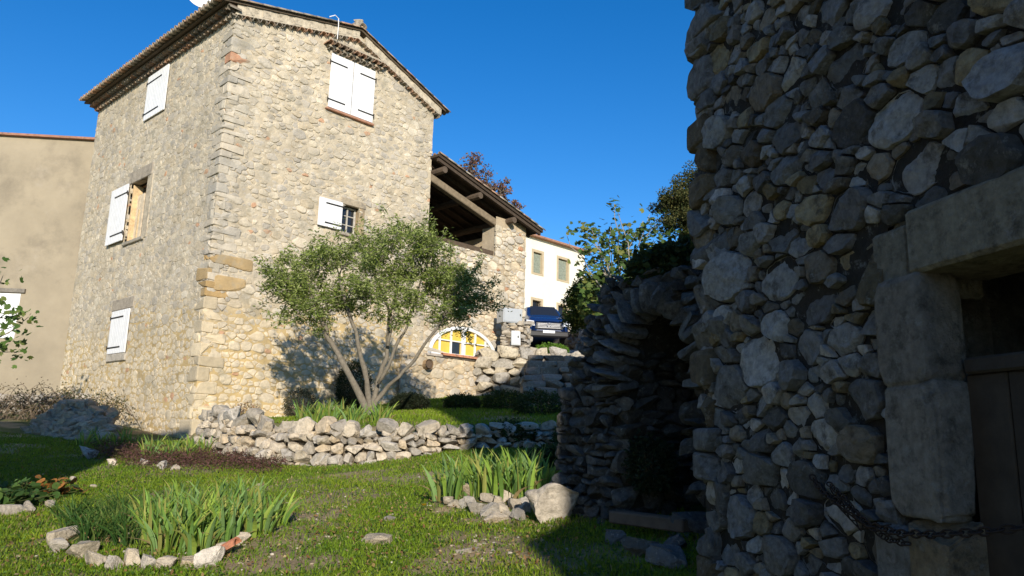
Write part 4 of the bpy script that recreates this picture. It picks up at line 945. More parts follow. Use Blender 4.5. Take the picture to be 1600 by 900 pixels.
# ------------------------------------------------------------------ van
def build_van():
    c = np.array([1.3, 34.6, 0]); c[2] = float(ground(c[0], c[1]))+.01; az = radians(172)
    fx = np.array([sin(az), cos(az), 0]); sx = nrm(np.cross(fx, UP))
    tl = lambda l, s, z: c+fx*l+sx*s+UP*z
    root = thing('parked_van', tuple(c), 'dark blue passenger van parked facing the camera beyond the retaining wall', 'van')
    blue = M('van_paint', (.008, .026, .10), var=.04, bump=0, rough=.25, spec=.6); dk = M('van_plastic', (.02, .02, .022), var=.1, bump=0, rough=.5); chrome = M('chrome', (.35, .35, .37), var=0, bump=0, rough=.3, metal=.6)
    rub = M('tyre_rubber', (.02, .02, .02), var=.2, bump=.2, rough=.9); lens = M('lamp_lens', (.75, .78, .8), var=0, bump=0, rough=.15, spec=.8); sil = M('silver_trim', (.12, .12, .13), var=.03, bump=0, rough=.35, metal=.5)
    # stations along length: (l, half width, z_low, z_belt, z_top, half width top)
    st_ = [(2.35, .70, .34, .80, .90, .62), (2.30, .84, .27, .86, 1.00, .74), (2.1, .92, .25, .95, 1.10, .80), (1.75, .95, .24, 1.02, 1.20, .84), (1.35, .955, .24, 1.08, 1.30, .82), (.9, .96, .24, 1.10, 1.66, .74), (.55, .96, .24, 1.12, 1.86, .72), (.1, .96, .24, 1.12, 1.92, .74), (-1.2, .96, .24, 1.12, 1.93, .75), (-2.2, .95, .26, 1.12, 1.90, .74), (-2.4, .90, .32, 1.08, 1.80, .68)]
    V = []; prof = []
    for (l, hw_, zl, zb, zt_, ht) in st_:
        half = [(0, zl), (hw_*.9, zl), (hw_, zl+.12), (hw_*1.0, (zl+zb)/2), (hw_*.985, zb), (ht+(hw_-ht)*.28, zb+(zt_-zb)*.62), (ht, zt_-.10*(zt_-zb)), (ht*.86, zt_), (0, zt_+.02)]
        ring = half+[(-a, b) for a, b in half[-2:0:-1]]; prof.append(len(ring)); V += [tl(l, a, b) for a, b in ring]
    n = prof[0]; F = [[i*n+k, i*n+(k+1) % n, (i+1)*n+(k+1) % n, (i+1)*n+k] for i in range(len(st_)-1) for k in range(n)]+[list(range(n)), [(len(st_)-1)*n+k for k in range(n)][::-1]]
    q = MB(); q.add(V, F); b = q.build('body', blue, root, smooth=True)
    md = b.modifiers.new('s', 'SUBSURF'); md.levels = 2; md.render_levels = 2
    q = MB(); q.add([tl(1.44, -.66, 1.29), tl(1.44, .66, 1.29), tl(.72, .56, 1.84), tl(.72, -.56, 1.84)]+[tl(1.36, -.66, 1.18), tl(1.36, .66, 1.18), tl(.62, .56, 1.74), tl(.62, -.56, 1.74)], [[0, 1, 2, 3], [7, 6, 5, 4], [0, 4, 5, 1], [3, 2, 6, 7], [0, 3, 7, 4], [1, 5, 6, 2]]); q.build('windscreen', m_glass, root)
    for s in (-1, 1):
        q = MB(); prism(q, [tl(.95, s*.925, 1.16), tl(.45, s*.78, 1.72), tl(-2.0, s*.79, 1.74), tl(-2.15, s*.95, 1.16)], sx*s*.02); q.build('side_window', m_glass, root)
        q = MB(); prism(q, [tl(2.26, s*.58, .70), tl(2.18, s*.90, .74), tl(2.06, s*.93, .98), tl(2.2, s*.62, .92)], fx*.14+sx*s*.03); q.build('headlight', lens, root)
        q = MB(); rock(q, tl(.98, s*1.10, 1.22), (.12, .2, .2), fx, sx, UP, boxy=.6, rough=0, cuts=0, lvl=3); box(q, tl(.96, s*.93, 1.17), fx*.05, sx*s*.12, UP*.05); q.build('wing_mirror', dk, root, smooth=True)
        for l in (1.45, -1.5):
            q = MB(); tube(q, [tl(l, s*.72, .33), tl(l, s*.74, .33), tl(l, s*.95, .33), tl(l, s*.97, .33)], [.29, .33, .33, .29], 24); wl_ = q.build('wheel', rub, root, smooth=False)
            q = MB(); tube(q, [tl(l, s*.95, .33), tl(l, s*.985, .33)], [.2, .17], 16); q.build('rim', sil, wl_)
    q = MB(); prism(q, [tl(2.40, -.60, .58), tl(2.40, .60, .58), tl(2.34, .55, .86), tl(2.34, -.55, .86)], fx*.03); gr = q.build('grille', dk, root)
    q = MB(); [box(q, tl(2.43, -.50, .62+.06*k)+fx*-.012*k, sx*1.0, UP*.014, fx*.012) for k in range(4)]; q.build('grille_bar', chrome, gr)
    q = MB(); tube(q, [tl(2.45, .085*cos(a), .74+.085*sin(a)) for a in np.linspace(0, 2*pi, 17)], .014, 6, cap=False); box(q, tl(2.44, -.08, .73), sx*.16, UP*.02, fx*.02); q.build('badge', chrome, gr)
    q = MB(); box(q, tl(2.22, -.88, .24), sx*1.76, UP*.26, fx*.20, bev=.05); q.build('bumper', dk, root)
    q = MB(); box(q, tl(2.425, -.26, .40), sx*.52, UP*.11, fx*.012); q.build('number_plate', m_white, root)
    q = MB(); q.add([tl(1.9, 0, 1.13)], []) if False else None
build_van()

# ------------------------------------------------------------------ vegetation helpers
def leafcloud(mb, P, L, W, cols, upb=.3, cv=.2, droop=0., outc=None, nverts=4):
    """P: (n,3) leaf positions; diamond leaves with a slight fold"""
    n = len(P); L = L*rng.uniform(.7, 1.3, n); W = W*rng.uniform(.7, 1.3, n)
    d = rng.normal(size=(n, 3)); d[:, 2] = d[:, 2]*.7-droop
    if outc is not None: d += nrm(P-outc)*.8
    d = nrm(d); nr = nrm(np.cross(d, rng.normal(size=(n, 3)))+np.array([0, 0, upb])); s = nrm(np.cross(d, nr)); nr = np.cross(s, d)
    a = P; t = P+d*L[:, None]; m = P+d*L[:, None]*.45
    l = m+s*W[:, None]/2+nr*W[:, None]*.15; r_ = m-s*W[:, None]/2+nr*W[:, None]*.15
    V = np.stack([a, r_, t, l], 1).reshape(-1, 3); F = np.arange(n*4).reshape(n, 4)
    cols = np.asarray(cols); c = cols[rng.integers(0, len(cols), n)]*rng.uniform(1-cv, 1+cv, (n, 1)); mb.add(V, F, np.repeat(c, 4, axis=0))
def blob_pts(cs, rs, n, shell=.5):
    k = rng.integers(0, len(cs), n); v = nrm(rng.normal(size=(n, 3)))*(rng.uniform(shell**3, 1, n)**(1/3))[:, None]
    return np.asarray(cs)[k]+v*np.asarray(rs)[k]
def limb(mb, p0, p1, r0, r1, col, bend=.1, n=6, sides=7):
    p0 = np.asarray(p0, float); p1 = np.asarray(p1, float); t = np.linspace(0, 1, n)[:, None]; off = rng.normal(size=3)*bend*np.linalg.norm(p1-p0)
    P = p0+(p1-p0)*t+off*np.sin(t*pi)*.6+rng.normal(size=(n, 3))*np.linalg.norm(p1-p0)*.012; P[0] = p0; P[-1] = p1
    tube(mb, P, np.linspace(r0, r1, n), sides, col); return P
# olive
ob = gpix(577, 650); ol = thing('olive_tree', tuple(ob), 'multi stemmed olive tree with silvery green crown on the terrace', 'tree')
Yo = ob[1]; bk = MB(); bc = (.19, .165, .125); TP = lambda px, py, dy=0.: atY(px, py, Yo+dy)
base = ob+UP*-.05; twigs = []
for (pts, r0, r1) in [([(570, 640), (540, 575), (512, 525), (495, 480), (480, 440)], .085, .03), ([(578, 645), (572, 585), (555, 520), (540, 470), (530, 430)], .07, .03), ([(585, 642), (590, 600), (602, 560), (608, 500), (622, 440)], .075, .03),
                      ([(585, 640), (600, 610), (622, 590), (650, 560), (690, 500), (710, 460)], .06, .022), ([(592, 600), (615, 550), (635, 510), (650, 470), (660, 430)], .045, .02), ([(606, 540), (612, 500), (600, 460), (580, 420)], .035, .02)]:
    dy = 0; P = []
    for i, (a, b) in enumerate(pts): P.append(TP(a, b, dy)); dy += random.uniform(-.22, .22)
    P = np.array(P); 
    if r0 > .05: P[0] = base+np.array([random.uniform(-.08, .08), random.uniform(-.05, .05), 0])
    tt = np.linspace(0, len(P)-1, len(P)*3); PP = np.stack([np.interp(tt, np.arange(len(P)), P[:, i]) for i in range(3)], 1)+rng.normal(size=(len(tt), 3))*.012
    tube(bk, PP, np.interp(tt, [0, len(P)-1], [r0*.82, r1*.8])*rng.uniform(.84, 1.16, len(tt)), 9, bc); twigs.append(P[-1]); twigs.append(P[-2])
rock(bk, base+UP*.02, (.34, .3, .26), col=bc, boxy=.8, cuts=2)
clus = [(455, 400), (480, 430), (500, 390), (520, 420), (545, 385), (570, 410), (600, 380), (630, 400), (660, 385), (690, 400), (710, 430), (735, 445), (745, 470), (690, 450), (660, 460), (620, 450), (580, 460), (540, 455), (500, 460), (470, 470), (440, 440), (430, 470), (445, 490), (490, 495), (640, 425), (600, 425), (560, 440), (700, 480), (720, 500), (755, 440), (650, 375), (680, 378), (700, 385), (520, 395), (480, 395), (435, 425), (425, 450), (540, 480), (600, 480), (650, 490), (670, 430), (715, 465), (740, 490), (590, 400), (570, 388), (620, 372), (455, 448), (510, 475), (765, 465), (770, 480), (420, 435), (725, 415)]
cs = np.array([TP(a, b, random.uniform(-1.05, 1.05)*(1-abs(a-590)/230)) for a, b in clus]); cs[:, 0] = ob[0]+.12+(cs[:, 0]-ob[0]-.12)*.88; cs += rng.normal(size=cs.shape)*.04
cores = np.repeat(cs, 11, axis=0)+rng.normal(size=(len(cs)*11, 3))*np.array([.15, .27, .12])
for c in cs:
    t0 = min(twigs, key=lambda q: np.linalg.norm(q-c)); limb(bk, t0, c, .016, .006, bc, .12, 5, 5)
tw_l = MB()
lp = []
for c in cores:
    t0 = cs[np.argmin(np.linalg.norm(cs-c, axis=1))]; d = nrm(c-t0+rng.normal(size=3)*.10+UP*.05); L_ = random.uniform(.18, .40)
    tube(bk, [t0+(c-t0)*.3, c, c+d*L_], [.005, .004, .002], 4, (.28, .26, .18), cap=False)
    k = random.randint(46, 80); t = rng.uniform(-.3, 1, k)[:, None]; lp.append(c+d*L_*t+rng.normal(size=(k, 3))*.045)
lp = np.concatenate(lp)
leafcloud(tw_l, lp, .078, .024, [(.15, .205, .035), (.20, .26, .055), (.28, .34, .09), (.085, .125, .02), (.36, .41, .15)], upb=.2, cv=.2)
bk.build('trunk', m_bark, ol, smooth=True); tw_l.build('crown', m_leaf, ol)
print('olive leaves', len(lp))

def tree(name, base, crowns, n, L, W, cols, label, trunk_r=.12, shell=.4, bcol=(.2, .16, .12), cat='tree', sub=5, group=None, limbs=True, spread=.16):
    root = thing(name, tuple(base), label, cat, group); b = MB(); base = np.asarray(base, float); cs, rs, sub_c = [], [], []
    for (c, r_) in crowns:
        c = np.asarray(c, float); r_ = np.asarray(r_ if np.ndim(r_) else (r_, r_, r_), float); k0 = max(6, int(14*sub/5))
        v = nrm(rng.normal(size=(k0, 3)))*rng.uniform(.35, 1, (k0, 1)); sc = c+v*r_*.8; cs += list(sc); rs += [r_*rng.uniform(.18, .42) for _ in range(k0)]
        sub_c.append((c, sc))
    if limbs:
        top = np.mean([c for c, _ in crowns], axis=0)
        limb(b, base-UP*.2, base+(top-base)*.55, trunk_r, trunk_r*.6, bcol, .05, 7, 9)
        for c, sc in sub_c:
            P = limb(b, base+(top-base)*.5, c, trunk_r*.5, trunk_r*.2, bcol, .1)
            for s_ in sc: limb(b, c, s_, trunk_r*.16, trunk_r*.05, bcol, .15, 4, 5)
        b.build('trunk', m_bark, root, smooth=True)
    P = blob_pts(cs, rs, n, .3)
    l = MB(); leafcloud(l, P, L, W, cols, upb=.5); l.build('crown', m_leaf, root); return root
g = lambda px, py, Y: atY(px, py, Y)
# reddish tree behind the barn
tree('autumn_tree', (-3.5, 32, 6.0), [(g(735, 262, 32), (.85, .9, .8)), (g(760, 285, 32), (1.0, 1, .8)), (g(785, 300, 32), (.8, .8, .7)), (g(800, 325, 32), (.6, .7, .5)), (g(745, 300, 32), (.9, 1, .8))], 3000, .11, .08, [(.22, .10, .07), (.26, .14, .09), (.17, .10, .08), (.20, .15, .09), (.12, .09, .07)], 'russet leaved autumn tree rising behind the barn roof', .16, sub=7)
# oak top right
tree('evergreen_oak', (5.6, 21.5, 4.2), [(g(1060, 310, 22), (1.0, 1, .75)), (g(1085, 300, 22), (1.0, 1, .9)), (g(1070, 350, 22), (1.0, 1, .7)), (g(1100, 340, 22), (1.2, 1, .9))], 26000, .07, .045, [(.055, .065, .02), (.09, .095, .03), (.13, .12, .04), (.04, .055, .018)], 'evergreen oak showing above the ruin against the stone barn edge', .18, sub=9)
# fig like tree with large leaves
def bigleaf(mb, P, size, cols):
    n = len(P); 
    for i in range(n):
        s = size*random.uniform(.6, 1.25); d = nrm(rng.normal(size=3)+np.array([0, -.5, .1])); nn = nrm(np.array([0, -.6, .7])+rng.normal(size=3)*.55); x = nrm(np.cross(d, nn)); y = np.cross(nn, x)
        A = [(0, 0), (.35, .15), (.5, .5), (.25, .55), (.2, 1.0), (0, .8), (-.2, 1.0), (-.25, .55), (-.5, .5), (-.35, .15)]
        V = [P[i]+x*a*s+y*b*s+nn*(-.12*abs(a)*s) for a, b in A]; c = np.array(cols[random.randrange(len(cols))])*random.uniform(.75, 1.3)
        mb.add(V, [[0, 1, 2, 3, 5], [3, 4, 5], [5, 6, 7], [0, 5, 7, 8, 9]], c)
FY = 21.8
fg = thing('fig_tree', (3.0, FY, 3.95), 'leafy fig tree with broad green and yellowing leaves behind the ruin top', 'tree'); b = MB(); l = MB()
fp = []
for (px, py) in [(965, 330), (985, 350), (1005, 345), (1015, 335), (955, 350), (925, 360), (905, 355), (950, 375), (975, 372), (1000, 365), (930, 380), (1025, 350), (885, 366), (960, 318), (940, 395), (915, 390), (905, 405)]:
    e = g(px, py, FY+random.uniform(-.4, .4)); limb(b, g(965, 480, FY), e, .03, .008, (.3, .27, .22), .12, 7, 5)
    k = 8; fp += [e+rng.normal(size=3)*np.array([.16, .2, .13]) for _ in range(k)]
for _ in range(1500): fp.append(g(random.uniform(908, 1085), random.uniform(358, 500), FY+random.uniform(-.5, .9)))
bigleaf(l, np.array(fp), .19, [(.07, .12, .025), (.05, .09, .02), (.10, .14, .03), (.085, .14, .04), (.16, .17, .04)])
limb(b, (3.0, FY, 3.95), g(965, 480, FY), .12, .06, (.3, .27, .22)); b.build('trunk', m_bark, fg, smooth=True); l.build('crown', m_leaf, fg)
tree('laurel_bush', g(915, 540, 24)*[1, 1, 0]+np.array([0, 0, 4.2]), [(g(915, 470, 24), (.9, 1, 1.0)), (g(905, 500, 24), (.6, .8, .7)), (g(940, 445, 24), (.9, .9, .9)), (g(900, 465, 24), (.5, .6, .5)), (g(935, 500, 24), (.9, .8, .8))], 17000, .09, .05, [(.035, .065, .015), (.05, .09, .02), (.08, .12, .025), (.13, .14, .03)], 'dense dark green bush between the pale farmhouse and the ruin', .08, cat='bush', sub=7)
# left small tree with sprays of broad leaves
lt = thing('young_tree', tuple(atY(-60, 700, 15.0)), 'young broadleaved tree whose green sprays enter at the left edge', 'tree'); b = MB(); l = MB(); fp = []
for (px, py) in [(5, 430), (20, 490), (35, 505), (10, 540), (30, 550), (0, 470), (-20, 440), (-25, 500), (-30, 550), (45, 495), (15, 520), (2, 545)]:
    e = g(px, py, 15+random.uniform(-.4, .4)); limb(b, g(-80, 560, 15), e, .025, .006, (.22, .18, .13), .1, 6, 5); fp += [e+rng.normal(size=3)*np.array([.13, .16, .11]) for _ in range(15)]
limb(b, atY(-60, 700, 15.0), g(-80, 560, 15), .07, .04, (.22, .18, .13)); bigleaf(l, np.array(fp), .135, [(.07, .13, .025), (.10, .17, .035), (.05, .10, .02), (.16, .2, .05)])
b.build('trunk', m_bark, lt, smooth=True); l.build('crown', m_leaf, lt)
# brambles over the left garden wall
def bramble(x0, x1, y0, y1, Y, n, nl, label, cols):
    mb = MB(); P = []
    for _ in range(n):
        a = g(random.uniform(x0, x1), y1, Y+random.uniform(-.4, .4)); e = a+np.array([random.uniform(-1.2, 1.2), random.uniform(-.4, .3), random.uniform(-.2, .3)]); m_ = (a+e)/2+UP*random.uniform(.3, (y1-y0)/FPX*Y*1.2)
        t = np.linspace(0, 1, 8)[:, None]; pts = a*(1-t)**2+2*m_*t*(1-t)+e*t*t; tube(mb, pts, .007, 4, (.26, .2, .14), cap=False); P += list(pts[1:-1])
    P = np.repeat(np.array(P), max(1, nl//len(P)), axis=0); P = P+rng.normal(size=P.shape)*.09
    leafcloud(mb, P, .05, .035, cols); o = mb.build('bramble', m_leaf); recentre(o, g((x0+x1)/2, y1, Y)); tag(o, label, 'bush')
bramble(-40, 110, 575, 655, 17.8, 90, 1800, 'tangle of dry brambles over the garden wall at far left', [(.16, .12, .06), (.08, .08, .03), (.2, .15, .08)])
bramble(105, 165, 600, 650, 17.0, 26, 1600, 'small dark creeper on the lower left corner of the stone house', [(.08, .09, .04), (.14, .12, .06)])

# heap of rubble on the left
q = MB(); 
for k in range(520):
    px = random.uniform(28, 172); t_ = (px-28)/144; top = np.interp(px, [28, 70, 120, 172], [690, 650, 628, 640]); bot = np.interp(px, [28, 172], [715, 690]); py = random.uniform(top, bot)
    Y = 14.6+1.8*(bot-py)/(bot-top+1e-6)*.8+random.uniform(-.15, .15); s_ = random.uniform(.13, .32); rock(q, g(px, py, Y), (s_*1.2, s_, s_*.75), nrm(rng.normal(size=3)*.3+np.array([1, 0, 0])), (0, 1, 0), UP, (PALE*np.array([.78, .70, .60]))[random.randrange(6)], 2, .08)

o = q.build('rubble_heap', m_rock); recentre(o, g(100, 710, 14.8)); tag(o, 'heap of grey rubble stones at the left foot of the house', 'stone heap')

# irises: a few sword leaf clumps, copied
def iris_mesh(n, h, spread, cols, wid=.028, lean=.35):
    mb = MB()
    for i in range(n):
        a = random.uniform(0, 2*pi); r0 = spread*random.random()**.6; p = np.array([r0*cos(a), r0*sin(a), 0]); hh = h*random.uniform(.55, 1.1); la = a+random.gauss(0, .7); ln = lean*random.uniform(.2, 1.3)
        out = np.array([cos(la), sin(la), 0]); fa = random.uniform(0, pi); sd = np.array([cos(fa), sin(fa), 0]); m = 7; V = []; c0 = np.array(cols[random.randrange(len(cols))])*random.uniform(.75, 1.25); cc = []
        if random.random() < .09: c0 = np.array((.38, .28, .13)); hh *= .6; ln *= 2.2
        bendp = random.random() < .3
        for k in range(m):
            t = k/(m-1); w_ = wid*random.uniform(.95, 1.05)*(1-t**2.2)*(.75+.5*sin(min(t*2, 1)*pi/2)); q_ = p+out*ln*hh*(t**1.8)+UP*hh*(t-(.28 if not bendp else .75)*ln*t**3)
            V += [q_-sd*w_/2, q_+out*.004, q_+sd*w_/2]; cc += [c0*(.9+.25*t)]*3
        F = []
        for k in range(m-1): F += [[k*3, k*3+1, k*3+4, k*3+3], [k*3+1, k*3+2, k*3+5, k*3+4]]
        mb.add(V, np.array(F), np.array(cc))
    return mb
IC = [(.22, .34, .05), (.17, .30, .06), (.31, .41, .07), (.12, .22, .05), (.19, .31, .10), (.30, .31, .08)]
protos = []
for k in range(4):
    o = iris_mesh(30, .42, .15, IC, .037, .55).build('iris_clump', m_grass); protos.append(o)
first = [True]*4; iris_n = 0
def put_iris(px, py, sc, label, group, dz=0.):
    global iris_n
    k = iris_n % 4; iris_n += 1; p = gpix(px, py); o = protos[k] if first[k] else protos[k].copy()
    if first[k]: first[k] = False
    else: C.objects.link(o)
    o.location = (p[0], p[1], p[2]-.01+dz); o.rotation_euler = (0, 0, random.uniform(0, 6.28)); o.scale = (sc*random.uniform(.9, 1.1), sc*random.uniform(.9, 1.1), sc*random.uniform(.92, 1.08))
    tag(o, label, 'iris', group)
for (px, py) in [(255, 835), (285, 850), (315, 830), (300, 812), (340, 835), (345, 808), (375, 805), (390, 790), (365, 780), (410, 815), (330, 795), (270, 812), (240, 850), (430, 820), (400, 835), (285, 790), (235, 820), (265, 862), (310, 865), (350, 850), (370, 830), (300, 835), (325, 815)]:
    put_iris(px, py, .78, 'sword leaved iris clump in the stone ringed bed at the lower left', 'irises in the lower left bed')
for (px, py) in [(712, 770), (735, 775), (760, 772), (785, 770), (810, 768), (830, 765), (735, 758), (765, 758), (800, 757), (828, 755), (700, 782), (845, 770), (780, 780), (815, 778)]:
    put_iris(px, py, .98, 'upright iris clump in the small bed edged with stones beside the shade', 'irises in the middle bed')
for (px, py) in [(475, 655), (490, 660), (505, 655), (520, 662), (535, 655), (550, 662), (560, 660), (590, 660), (600, 655), (465, 650), (485, 650), (515, 652)]:
    put_iris(px, py, .85, 'iris clump on the terrace at the foot of the olive tree', 'irises under the olive')
for (px, py) in [(130, 697), (155, 695), (180, 698), (210, 700), (240, 705), (270, 705), (300, 705), (320, 708), (230, 716), (260, 716), (195, 692), (150, 688), (290, 715)]:
    put_iris(px, py, .72, 'low iris clump along the sunlit base of the stone house', 'irises along the house base')
# darker narrow leaved plants left of the iris bed
def plant(name, mb, p, label, cat='plant', group=None, mat=None):
    o = mb.build(name, mat or m_grass); o.location = p; WLOC[o.name] = np.array(p); return tag(o, label, cat, group)
for (px, py) in [(120, 830), (150, 845), (180, 835), (205, 850), (165, 815), (200, 820), (225, 800), (135, 805), (190, 800), (110, 812)]:
    plant('daylily_clump', iris_mesh(60, .26, .13, [(.04, .10, .02), (.06, .13, .025), (.09, .16, .03), (.13, .18, .04)], .013, .9), gpix(px, py), 'dark green narrow leaved clump left of the irises in the lower left bed', 'plant', 'narrow leaved clumps')
# broad leaves with orange foliage at the left edge
for (px, py, ocol, lab) in [(35, 785, (.07, .14, .03), 'broad green leaved bergenia near the left edge'), (75, 780, (.36, .16, .04), 'broad leaved plant turning orange beside the left edge bergenia'), (10, 795, (.06, .12, .03), 'dark broad leaved plant cut by the left edge')]:
    mb = MB(); P = rng.normal(size=(110, 3))*np.array([.15, .11, .045])+np.array([0, 0, .12]); cl = [ocol, tuple(np.array(ocol)*.7), (.09, .15, .03), tuple(np.array(ocol)*1.3)]
    for p_ in P:
        a = random.uniform(0, 6.28); s_ = random.uniform(.03, .065); nn = nrm(rng.normal(size=3)*.6+np.array([0, -.3, 1])); x = nrm(np.cross(nn, [cos(a), sin(a), 0])); y = np.cross(nn, x)
        A = np.linspace(0, 2*pi, 9)[:-1]; mb.add([p_+x*s_*.7*cos(t)+y*s_*sin(t)-nn*.15*s_*abs(cos(t)) for t in A], [list(range(8))], np.array(cl[random.randrange(4)])*random.uniform(.8, 1.2))
    for p_ in P: tube(mb, [(0, 0, -.02), (p_[0]*.5, p_[1]*.5, p_[2]*.7), tuple(p_)], .004, 4, (.12, .14, .05), cap=False)
    plant('bergenia', mb, gpix(px, py), lab)
# heather strip
mb = MB(); P = []
for _ in range(8500):
    px = random.uniform(155, 440); py = 722+random.gauss(0, 7)+(px-300)*.05-(6 if px < 210 else 0)
    p = gpix(px, py) if _ % 6 == 0 else p; P.append(p+rng.normal(size=3)*np.array([.10, .12, 0])+UP*abs(random.gauss(.06, .05)))
leafcloud(mb, np.array(P), .06, .014, [(.11, .055, .045), (.14, .07, .06), (.08, .05, .03), (.09, .08, .03), (.17, .08, .07)], upb=.6)
o = mb.build('heather', m_leaf); recentre(o, gpix(300, 725)); tag(o, 'dark purplish heather mat spreading before the dry stone wall', 'ground cover', kind='stuff')
# dark clipped shrub, shaded shrub by the house
def shrub(name, c, r_, n, label, cols, L=.04, W=.02):
    mb = MB(); P = blob_pts([c], [np.array(r_)], n, .75); P = P[P[:, 2] > c[2]-r_[2]*.9]; P += rng.normal(size=P.shape)*.03
    leafcloud(mb, P, L, W, cols, outc=np.array(c)); b = [p for p in P[::90]]
    for p_ in b: tube(mb, [np.array(c)-UP*r_[2], p_], [.008, .004], 4, (.15, .12, .08), cap=False)
    o = mb.build(name, m_leaf); recentre(o, (c[0], c[1], c[2]-r_[2])); tag(o, label, 'bush')
p = gpix(640, 642); shrub('lavender_bush', p+UP*.16, (.40, .35, .2), 9000, 'low dark rounded bush right of the olive trunk', [(.02, .03, .015), (.03, .04, .02), (.025, .03, .012)])
p = RP(3.6, 2.7, .45); shrub('shrub', p, (.42, .35, .62), 8000, 'dark evergreen shrub against the house wall behind the olive stems', [(.02, .035, .012), (.03, .045, .015)])
p = RP(2.2, 2.2, .45); shrub('shrub', p, (.35, .3, .35), 2500, 'thin greyish shrub against the house wall left of the olive', [(.08, .08, .04), (.12, .10, .06), (.06, .07, .03)])
p = RP(.9, 1.85, .5); shrub('shrub', p, (.35, .3, .35), 1500, 'small drying orange tinged shrub at the lit corner of the house', [(.3, .15, .07), (.12, .10, .04), (.2, .12, .06)])
p = gpix(862, 552); shrub('weed_patch', p+UP*.1, (.5, .3, .14), 5000, 'bright green weeds on the wall top below the parked van', [(.14, .25, .03), (.10, .2, .03)], .06, .04)
p = gpix(1015, 740); shrub('fern', AP(.72, 1.42, -.1), (.17, .2, .2), 2500, 'dark fern growing in the mouth of the arch', [(.02, .035, .015), (.03, .045, .02)])
p = AP(.35, 3.0, -.7); shrub('ivy_bush', p, (.85, .55, .26), 12000, 'dark shaded ivy growing over the top of the arched ruin', [(.03, .05, .015), (.045, .07, .02), (.06, .075, .025)], .06, .05)
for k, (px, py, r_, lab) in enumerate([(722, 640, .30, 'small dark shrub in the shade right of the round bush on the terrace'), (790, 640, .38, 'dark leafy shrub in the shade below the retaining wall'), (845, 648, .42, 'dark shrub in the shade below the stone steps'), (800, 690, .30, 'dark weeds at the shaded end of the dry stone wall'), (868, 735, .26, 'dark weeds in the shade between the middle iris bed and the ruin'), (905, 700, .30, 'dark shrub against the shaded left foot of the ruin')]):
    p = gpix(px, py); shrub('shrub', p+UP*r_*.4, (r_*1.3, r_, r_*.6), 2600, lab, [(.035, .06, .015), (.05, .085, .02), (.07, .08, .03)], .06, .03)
# red geranium
p = gpix(452, 648); mb = MB(); leafcloud(mb, rng.normal(size=(200, 3))*np.array([.1, .08, .05])+np.array([0, 0, .1]), .05, .04, [(.07, .13, .03)])
gp = plant('geranium', mb, p, 'small red flowering geranium on the wall top left of the terrace irises', mat=m_leaf)
mb = MB(); V, F = ICO[1]
for _ in range(22): mb.add(V*.022+rng.normal(size=3)*np.array([.09, .06, .03])+np.array([0, 0, .19]), F, (.5, .03, .02))
o = mb.build('flowers', m_leaf, None); o.parent = gp
# dandelion
p = gpix(662, 799); root = thing('dandelion', tuple(p), 'single yellow dandelion flower in the lawn', 'flower'); q = MB(); tube(q, [p, p+UP*.05], .003, 5, (.1, .16, .04)); q.build('stem', m_grass, root)
q = MB()
for k in range(26):
    a = 2*pi*k/26+random.random()*.2; d = np.array([cos(a), sin(a), .35]); s_ = np.array([-sin(a), cos(a), 0]); c = p+UP*(.05+.004*(k % 3)); q.add([c, c+d*.02-s_*.005, c+d*(.03 if k % 2 else .022), c+d*.02+s_*.005], np.array([[0, 1, 2, 3]]), (.75, .45, .02))
q.build('petals', m_leaf, root)

# rocks laid as bed edging and lying in the lawn
def put_rock(px, py, s3, label, group=None, pal=PALE, sink=.25, rz=None, lvl=3, name='rock', rough=.08, boxy=.55):
    g_ = gpix(px, py); q = MB(); rock(q, (0, 0, 0), s3, col=pal[random.randrange(len(pal))], lvl=lvl, rough=rough, boxy=boxy, cuts=9); o = q.build(name, m_rock)
    o.location = g_+UP*(s3[2]*(.5-sink)); o.rotation_euler = (random.gauss(0, .1), random.gauss(0, .1), random.uniform(0, 6.3) if rz is None else rz); WLOC[o.name] = g_; tag(o, label, 'rock', group); return o
E1 = 'pale edging stone round the lower left iris bed'
for (px, py, a, b, c_) in [(100, 845, .22, .15, .16), (125, 870, .22, .17, .17), (150, 885, .20, .16, .14), (90, 862, .16, .12, .12), (205, 885, .14, .12, .15), (232, 888, .13, .10, .14), (260, 890, .12, .1, .1), (175, 890, .16, .13, .12), (385, 830, .12, .1, .12), (375, 850, .14, .1, .1), (350, 865, .12, .09, .09), (290, 885, .13, .1, .1)]:
    put_rock(px, py, (a, b, c_), E1, 'stones round the lower left bed')
put_rock(325, 885, (.20, .15, .15), 'whitest rounded stone at the lower right corner of the lower left bed', pal=np.array([(.62, .57, .5)]))
E2 = 'rough edging stone of the middle iris bed'
for (px, py, a, b, c_) in [(700, 785, .22, .14, .07), (722, 790, .15, .12, .1), (738, 775, .18, .14, .16), (745, 800, .15, .12, .12), (762, 805, .18, .13, .14), (765, 785, .15, .12, .14), (785, 800, .18, .14, .12), (805, 795, .15, .12, .13), (790, 780, .2, .13, .11), (812, 812, .18, .15, .12), (775, 815, .2, .15, .1), (825, 790, .16, .14, .14), (752, 762, .14, .1, .12), (830, 770, .14, .1, .08), (760, 775, .18, .12, .1), (800, 812, .14, .12, .1), (735, 790, .14, .1, .1), (820, 800, .2, .14, .12), (778, 790, .14, .12, .1), (712, 792, .14, .1, .08)]:
    put_rock(px, py, (a, b, c_), E2, 'stones round the middle bed', pal=PALE*.85)
put_rock(872, 812, (.50, .38, .32), 'large pitted grey boulder at the shadow edge right of the middle bed', pal=np.array([(.42, .37, .30)]), sink=.15, rz=.4, lvl=4, rough=.13, boxy=.95)
put_rock(583, 848, (.24, .17, .10), 'broad flat stone set in the lawn centre', pal=np.array([(.36, .31, .23)]), sink=.4)
